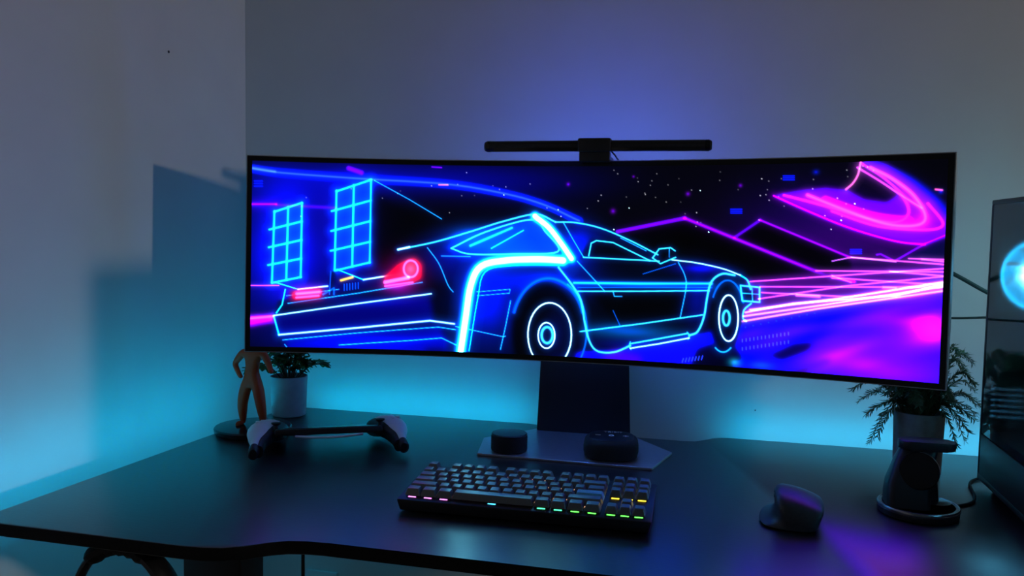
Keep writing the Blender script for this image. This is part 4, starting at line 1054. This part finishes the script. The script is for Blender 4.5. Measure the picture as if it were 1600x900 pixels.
# ------------------------------------------------------------------ feathery plant in the grey pot
p2 = empty('potted_fern', 'feathery needle-leaved plant in a grey pot behind the charging stand', 'plant', (1.437, -0.190, DZ))
obj('pot', lathe([(0.036, 0), (0.039, 0.002), (0.0415, 0.098), (0.0418, 0.104), (0.0395, 0.1045), (0.038, 0.095), (0.037, 0.085)], 48), M_pot2, p2)
obj('soil', lathe([(0.0378, 0.082), (0.0378, 0.093), (0.02, 0.096), (0.004, 0.0965)], 32), M_soil, p2)
rnd = random.Random(5)
def sprig(path, parent):
    bm = tube(path, [0.0011 * (1 - 0.6 * i / (len(path) - 1)) for i in range(len(path))], 5)
    n = len(path)
    for i in range(2, n):
        t = (Vector(path[min(i + 1, n - 1)]) - Vector(path[i - 1])).normalized()
        sd = t.cross(Vector((0, 0, 1))).normalized()
        u_ = sd.cross(t).normalized()
        for s in (-1, 1):
            for q in (0, 1, 2):
                L = rnd.uniform(0.012, 0.020) * (1 - 0.3 * i / n)
                ang = rnd.uniform(0.5, 0.95)
                d = (t * math.cos(ang) + (sd * s + u_ * rnd.uniform(-0.9, 0.9)).normalized() * math.sin(ang)).normalized()
                p0 = Vector(path[i]) - t * 0.0025 * q
                p1_ = p0 + d * L * 0.6
                p2_ = p0 + d * L + u_ * rnd.uniform(-0.002, 0.003)
                w_ = d.cross(u_).normalized() * 0.0013
                h_ = u_ * 0.0005
                v = [bm.verts.new(p0 + w_ * .5), bm.verts.new(p0 - w_ * .5), bm.verts.new(p1_ + w_), bm.verts.new(p1_ + h_), bm.verts.new(p1_ - w_), bm.verts.new(p2_)]
                bm.faces.new((v[0], v[2], v[3])); bm.faces.new((v[0], v[3], v[1])); bm.faces.new((v[1], v[3], v[4]))
                bm.faces.new((v[2], v[5], v[3])); bm.faces.new((v[3], v[5], v[4])); bm.faces.new((v[0], v[1], v[4], v[2])); bm.faces.new((v[2], v[4], v[5]))
    obj('sprig', bm, M_fern, parent, smooth=0)
tips = [(-0.115, -0.02, 0.140), (-0.098, 0.00, 0.118), (-0.090, -0.03, 0.100), (-0.072, -0.03, 0.062), (-0.080, -0.01, 0.045), (-0.10, 0.03, 0.150), (-0.062, 0.05, 0.125),
        (0.075, -0.04, 0.165), (0.088, 0.01, 0.145), (0.080, -0.03, 0.128), (0.090, 0.0, 0.105), (0.068, -0.045, 0.082), (0.072, -0.01, 0.06), (0.050, -0.05, 0.058), (0.085, 0.02, 0.192), (0.072, 0.04, 0.20),
        (0.05, 0.06, 0.17), (0.03, -0.08, 0.14), (-0.02, -0.085, 0.13), (-0.05, -0.07, 0.145), (0.0, 0.08, 0.16), (-0.03, 0.07, 0.18), (0.06, -0.02, 0.185), (-0.06, -0.05, 0.165), (0.09, -0.02, 0.125)]
for k in range(46):
    a = k * 2.39996
    r = rnd.uniform(0.03, 0.095)
    x_, y_ = math.cos(a) * r, math.sin(a) * r
    tips.append((min(x_, 0.085), y_, rnd.uniform(0.095, 0.18) if k % 2 else rnd.uniform(0.13, 0.20)))
for (x, y, z) in tips:
    b0 = (x * 0.18 + rnd.uniform(-.01, .01), y * 0.18 + rnd.uniform(-.01, .01), 0.094)
    top = max(z + 0.012, 0.128)
    path = spline([b0, (x * 0.42, y * 0.42, (0.104 + top) / 2 + 0.008), (x * 0.75, y * 0.75, max(z + 0.016, top * 0.6 + z * 0.4)), (x, y, z)], 6)
    sprig(path, p2)

# ------------------------------------------------------------------ vertical mouse
mo = empty('vertical_mouse', 'graphite vertical ergonomic mouse standing on the desk right of the keyboard', 'mouse', (1.199, -0.535, DZ), math.radians(-4))
base_sec = [(-0.044, 0.0028), (-0.0435, 0.0050), (-0.036, 0.0066), (-0.0275, 0.0105), (-0.0230, 0.0180), (-0.0225, 0.0270), (-0.0240, 0.0360), (-0.0230, 0.0425), (-0.0175, 0.0462), (-0.008, 0.0465),
            (0.004, 0.0450), (0.018, 0.0418), (0.031, 0.0375), (0.0420, 0.0330), (0.0445, 0.0290), (0.0425, 0.0215), (0.0395, 0.0120), (0.0380, 0.0045), (0.034, 0.0020), (0.0, 0.0018), (-0.030, 0.0018)]
ms_r = []
for (y, sx, sz, ox) in ((-0.052, 0.10, 0.18, 0.004), (-0.0510, 0.55, 0.50, 0.004), (-0.047, 0.80, 0.74, 0.003), (-0.038, 0.93, 0.90, 0.002), (-0.022, 1.0, 1.0, 0), (0.0, 1.0, 1.06, 0), (0.022, 0.96, 1.02, 0), (0.042, 0.88, 0.86, 0.001), (0.056, 0.74, 0.66, 0.002), (0.062, 0.5, 0.45, 0.003), (0.0635, 0.1, 0.2, 0.004)):
    ms_r.append([(x * sx + ox, y, 0.0018 + (z - 0.0018) * sz) for x, z in base_sec])
mbm = rings(ms_r)
mob = obj('body', mbm, M_mouse, mo, smooth=60)
md = mob.modifiers.new('sub', 'SUBSURF')
md.levels = md.render_levels = 2
obj('glide_base', prism([(x * 0.9, y * 0.9) for x, y in rrect(0.080, 0.112, 0.03, 6, 0, 0.006)], 0.0, 0.0022), M_black, mo)
obj('thumb_button', box(0.0026, 0.016, 0.0040, (-0.0228, -0.004, 0.036), 0.0010), M_black, mo)
obj('thumb_button', box(0.0026, 0.016, 0.0040, (-0.0228, 0.016, 0.036), 0.0010), M_black, mo)
obj('scroll_wheel', lathe([(0.007, -0.003), (0.008, -0.002), (0.008, 0.002), (0.007, 0.003)], 20), M_black, mo, (0.008, 0.046, 0.0285), (0, math.radians(110), 0))
obj('badge', box(0.010, 0.0008, 0.0015, (0.012, -0.0500, 0.014), 0.0003), M_silver, mo)

# ------------------------------------------------------------------ wireless charging stand
dk = empty('charging_stand', 'black upright wireless charging stand on a round metal-rimmed base', 'charger', (1.386, -0.446, DZ))
obj('base', lathe([(0.052, 0), (0.0555, 0.0015), (0.0560, 0.005), (0.0560, 0.0125), (0.0545, 0.0145), (0.050, 0.0148)], 56), M_dock, dk)
obj('rim', lathe([(0.0566, 0.0095), (0.0570, 0.0110), (0.0570, 0.0135), (0.0556, 0.0153), (0.0540, 0.0155), (0.0535, 0.0148)], 56), M_rim, dk)
obj('charging_pad', lathe([(0.020, 0.0145), (0.020, 0.0165), (0.0185, 0.0170)], 32), M_blackg, dk, (0.028, 0.012, 0))
def rr3(cx, cy, sx, sy, r, z, sk=0):
    return [(x, y, z + sk * (y - cy)) for x, y in rrect(sx, sy, r, 5, cx, cy)]
obj('pillar', rings([rr3(-0.018, -0.008, 0.060, 0.052, 0.010, 0.013), rr3(-0.018, -0.006, 0.060, 0.050, 0.010, 0.030), rr3(-0.017, -0.003, 0.058, 0.044, 0.010, 0.048), rr3(-0.008, 0.006, 0.055, 0.034, 0.010, 0.075), rr3(0.0, 0.013, 0.052, 0.026, 0.010, 0.095), rr3(0.002, 0.015, 0.050, 0.022, 0.009, 0.103)]), M_dock, dk)
pr = Matrix.Rotation(math.radians(90 - 25), 3, 'X') @ Matrix.Identity(3)
obj('phone_pad', lathe([(0.026, -0.008), (0.0275, -0.004), (0.0275, 0.004), (0.0265, 0.0058), (0.024, 0.0062)], 48), M_blackg, dk, (-0.004, -0.013, 0.066), (math.radians(66), 0, math.radians(-8)))
obj('pad_edge_highlight', tube([(0.0279 * math.cos(a), 0.0279 * math.sin(a), 0.0050) for a in [math.radians(-5 + 95 * k / 24) for k in range(25)]], 0.0007, 6), M_rim, dk, (-0.004, -0.013, 0.066), (math.radians(66), 0, math.radians(-8)))  # highlight on the pad's edge, modelled as a short bright metal arc
obj('watch_shelf', prism(rrect(0.078, 0.036, 0.014, 8, 0.010, 0.012), 0.095, 0.108, 0.003), M_dock, dk)
obj('back_post', rings([rr3(0.024, 0.026, 0.018, 0.016, 0.004, 0.013), rr3(0.020, 0.024, 0.016, 0.014, 0.004, 0.060), rr3(0.012, 0.018, 0.018, 0.014, 0.004, 0.096)]), M_dock, dk)

# ------------------------------------------------------------------ computer case at the right end of the desk
PX, PY, PZ, PW, PD, PH = 1.515, -0.258, DZ, 0.225, 0.600, 0.4715
pc = empty('computer_case', 'black computer tower with glass side panel and glowing cyan fan', 'computer', (PX, PY, PZ))
def pbox(name, x0, x1, y0, y1, z0, z1, m, bev=0.002, parent=None):
    return obj(name, box(x1 - x0, y1 - y0, z1 - z0, ((x0 + x1) / 2, (y0 + y1) / 2, (z0 + z1) / 2), bev), m, parent or pc)
for fx in (0.03, PW - 0.03):
    for fy in (-0.05, -PD + 0.05):
        pbox('foot', fx - 0.014, fx + 0.014, fy - 0.02, fy + 0.02, 0.0, 0.012, M_rubber)
pbox('bottom_panel', 0.0, PW, -PD, 0.0, 0.011, 0.022, M_pc)
pbox('lower_side_panel', 0.0, 0.004, -PD, 0.0, 0.020, 0.088, M_pc)
pbox('shroud', 0.004, PW - 0.004, -PD + 0.006, -0.004, 0.030, 0.100, M_pc)
pbox('top_panel', 0.0, PW, -PD, 0.0, PH - 0.008, PH, M_pc)
pbox('right_panel', PW - 0.004, PW, -PD, 0.0, 0.020, PH - 0.008, M_pc)
pbox('rear_corner_post', 0.0, 0.012, -0.012, 0.0, 0.020, PH - 0.006, M_pc)
pbox('front_corner_post', 0.0, 0.010, -PD, -PD + 0.010, 0.020, PH - 0.006, M_pc)
# rear panel: frame around a fan opening, expansion slots, and a perforated vent
pbox('rear_panel', 0.010, PW - 0.003, -0.004, 0.0, 0.410, PH - 0.006, M_pc)
pbox('rear_panel', 0.010, 0.013, -0.004, 0.0, 0.165, 0.412, M_pc)
pbox('rear_panel', 0.122, PW - 0.003, -0.004, 0.0, 0.165, 0.412, M_pc)
pbox('rear_panel', 0.012, 0.124, -0.004, 0.0, 0.165, 0.292, M_pc)
pbox('rear_panel', 0.010, PW - 0.003, -0.004, 0.0, 0.020, 0.112, M_pc)
pbox('rear_panel', 0.080, PW - 0.003, -0.004, 0.0, 0.110, 0.167, M_pc)
gr = bmesh.new()
for i in range(8):
    box(0.0058, 0.003, 0.058, (0.0125 + i * 0.0100, -0.002, 0.139), bm=gr)
for i in range(7):
    box(0.076, 0.003, 0.0052, (0.046, -0.002, 0.112 + i * 0.0092), bm=gr)
obj('vent_grille', gr, M_pc, pc, smooth=0)
M_glass = thin_glass('smoked_glass', (0.66, 0.80, 0.92), 0.55)
pbox('glass_side', 0.0005, 0.0035, -PD + 0.004, -0.004, 0.090, PH - 0.008, M_glass, 0)
pbox('glass_front', 0.004, PW - 0.004, -PD, -PD + 0.003, 0.090, PH - 0.008, M_glass, 0)
pbox('motherboard', PW - 0.020, PW - 0.016, -0.33, -0.02, 0.125, 0.44, M_board, 0)
pbox('memory_stick', PW - 0.060, PW - 0.018, -0.245, -0.238, 0.28, 0.41, M_blackg)
pbox('memory_stick', PW - 0.060, PW - 0.018, -0.230, -0.223, 0.28, 0.41, M_blackg)
gp = pbox('graphics_card', PW - 0.150, PW - 0.020, -0.33, -0.02, 0.168, 0.215, M_black, 0.005)
obj('cooler_block', lathe([(0.032, 0), (0.034, 0.004), (0.034, 0.030), (0.030, 0.034)], 32), M_blackg, pc, (PW - 0.018, -0.15, 0.36), (0, -math.pi / 2, 0))
for k in range(2):
    obj('hose', tube(spline([(PW - 0.055, -0.15 - 0.01 * k, 0.37 - 0.02 * k), (PW - 0.09, -0.19 - 0.02 * k, 0.40), (PW - 0.09, -0.26 - 0.02 * k, 0.42), (PW - 0.07, -0.31 - 0.02 * k, 0.43)]), 0.006, 10), M_rubber, pc)
M_fan = emission('fan_cyan', (0.02, 0.62, 1.0), 3.5)
M_fanc = emission('fan_core', (0.25, 0.85, 1.0), 30.0)
M_blade = mat('fan_blade', (0.55, 0.7, 0.75), 0.4, var=0.05, emit=(0.0, 0.55, 0.95), estr=0.8)
def fan(c, rot, r=0.060):
    an_ = [2 * math.pi * k / 40 for k in range(40)]
    sq = [(r * math.cos(q) / max(abs(math.cos(q)), abs(math.sin(q))), r * math.sin(q) / max(abs(math.cos(q)), abs(math.sin(q)))) for q in an_]
    f = obj('fan_frame', rings([[(x, y, -0.012) for x, y in sq], [(x, y, 0.012) for x, y in sq]] +
                               [[(r * 0.94 * math.cos(q), r * 0.94 * math.sin(q), z) for q in an_] for z in (0.012, -0.012)], False, False), M_black, pc, c, rot)
    obj('light_ring', tube([(r * 0.91 * math.cos(a), r * 0.91 * math.sin(a), 0.008) for a in [2 * math.pi * k / 40 for k in range(41)]], 0.0028, 6), M_fan, f)
    obj('hub', lathe([(0.020, -0.010), (0.021, 0.006), (0.018, 0.010)], 28), M_fanc, f)
    for k in range(9):
        a0 = 2 * math.pi * k / 9
        rr_ = []
        for q in range(5):
            rad = 0.019 + (r * 0.89 - 0.019) * q / 4
            a = a0 + 0.10 * q
            hw = 0.27
            rr_.append([(rad * math.cos(a - hw), rad * math.sin(a - hw), -0.006), (rad * math.cos(a + hw), rad * math.sin(a + hw), 0.006),
                        (rad * math.cos(a + hw), rad * math.sin(a + hw), 0.0074), (rad * math.cos(a - hw), rad * math.sin(a - hw), -0.0046)])
        obj('blade', rings(rr_), M_blade, f)
fan((0.067, -0.018, 0.352), (math.pi / 2, 0, 0))
for k in range(3):
    fan((PW - 0.030, -PD + 0.075, 0.165 + k * 0.125), (0, -math.pi / 2, 0))

# ------------------------------------------------------------------ cables
def cable(pts, r, label, name='cable', m=None, flat=1.0):
    return tag(obj(name, tube(spline(pts, 10), r, 8, flat=flat), m or M_rubber), label, 'cable')
cable([(1.30, -0.245, DZ + 0.420), (1.38, -0.225, DZ + 0.395), (1.4779, -0.2, DZ + 0.3474), (1.5341, -0.2, DZ + 0.3163), (1.575, -0.205, DZ + 0.30), (1.60, -0.235, DZ + 0.292), (1.60, -0.258, DZ + 0.290)], 0.0036, 'thick black cable from the monitor back sloping to the computer case')
cable([(1.30, -0.250, DZ + 0.285), (1.39, -0.215, DZ + 0.272), (1.4816, -0.2, DZ + 0.2714), (1.5362, -0.2, DZ + 0.2748), (1.585, -0.205, DZ + 0.275), (1.61, -0.235, DZ + 0.272), (1.61, -0.258, DZ + 0.270)], 0.0020, 'thin black cable running level from the monitor to the computer case')
cable([(1.435, -0.420, DZ + 0.006), (1.452, -0.400, DZ + 0.0024), (1.478, -0.375, DZ + 0.0024), (1.492, -0.335, DZ + 0.0024), (1.502, -0.270, DZ + 0.0024), (1.520, -0.235, DZ + 0.0024), (1.56, -0.20, DZ + 0.0024), (1.62, -0.13, DZ + 0.0024)], 0.0022, 'black charger cable snaking over the desk from the charging stand', 'charger_cable')
cable([(0.5165, -0.70, DZ - 0.017), (0.5165, -0.70, DZ - 0.10), (0.515, -0.698, DZ - 0.25), (0.505, -0.66, DZ - 0.50), (0.49, -0.60, 0.03), (0.46, -0.50, 0.004), (0.40, -0.3, 0.004)], 0.0026, 'black cable hanging straight down from under the desk front', 'hanging_cable')

# ------------------------------------------------------------------ headphones hung under the desk
hg = empty('headphone_hanger', 'black bracket screwed under the front left of the desk', 'bracket', (0.285, -0.80, DZ - 0.018))
obj('plate', box(0.16, 0.05, 0.006, (0.0, 0.0, -0.003), 0.002), M_black, hg)
obj('lip', box(0.060, 0.040, 0.016, (-0.060, 0.0, -0.013), 0.006, 3), M_black, hg)
obj('hook', box(0.050, 0.050, 0.014, (-0.004, 0.0, -0.012), 0.005, 3), M_black, hg)
hp = empty('headphones', 'black over-ear headphones hanging from the bracket under the desk', 'headphones', (0.296, -0.80, DZ - 0.018))
arc = [(0.083 * math.cos(a), 0, -0.120 + 0.100 * math.sin(a)) for a in [math.radians(-8 + 196 * k / 36) for k in range(37)]]
obj('headband', tube(arc, [0.0085 + 0.0035 * math.cos(math.pi * k / 36) for k in range(37)], 10, flat=1.7), M_black, hp)
obj('band_padding', tube(arc[13:26], [0.0115 + 0.0020 * (k % 2) for k in range(13)], 10, flat=1.5), M_rubber, hp)
for s in (-1, 1):
    ec = obj('ear_cup', lathe([(0.030, -0.012), (0.038, -0.008), (0.040, 0.004), (0.034, 0.014), (0.02, 0.017)], 36, sx=1.15), M_black, hp, (s * 0.086, 0, -0.165), (0, s * math.pi / 2, 0))
    obj('ear_pad', lathe([(0.022, -0.026), (0.034, -0.027), (0.039, -0.020), (0.037, -0.010), (0.022, -0.010)], 36, sx=1.15), M_rubber, ec)
    obj('yoke', box(0.010, 0.020, 0.045, (s * 0.083, 0, -0.135), 0.004), M_black, hp)
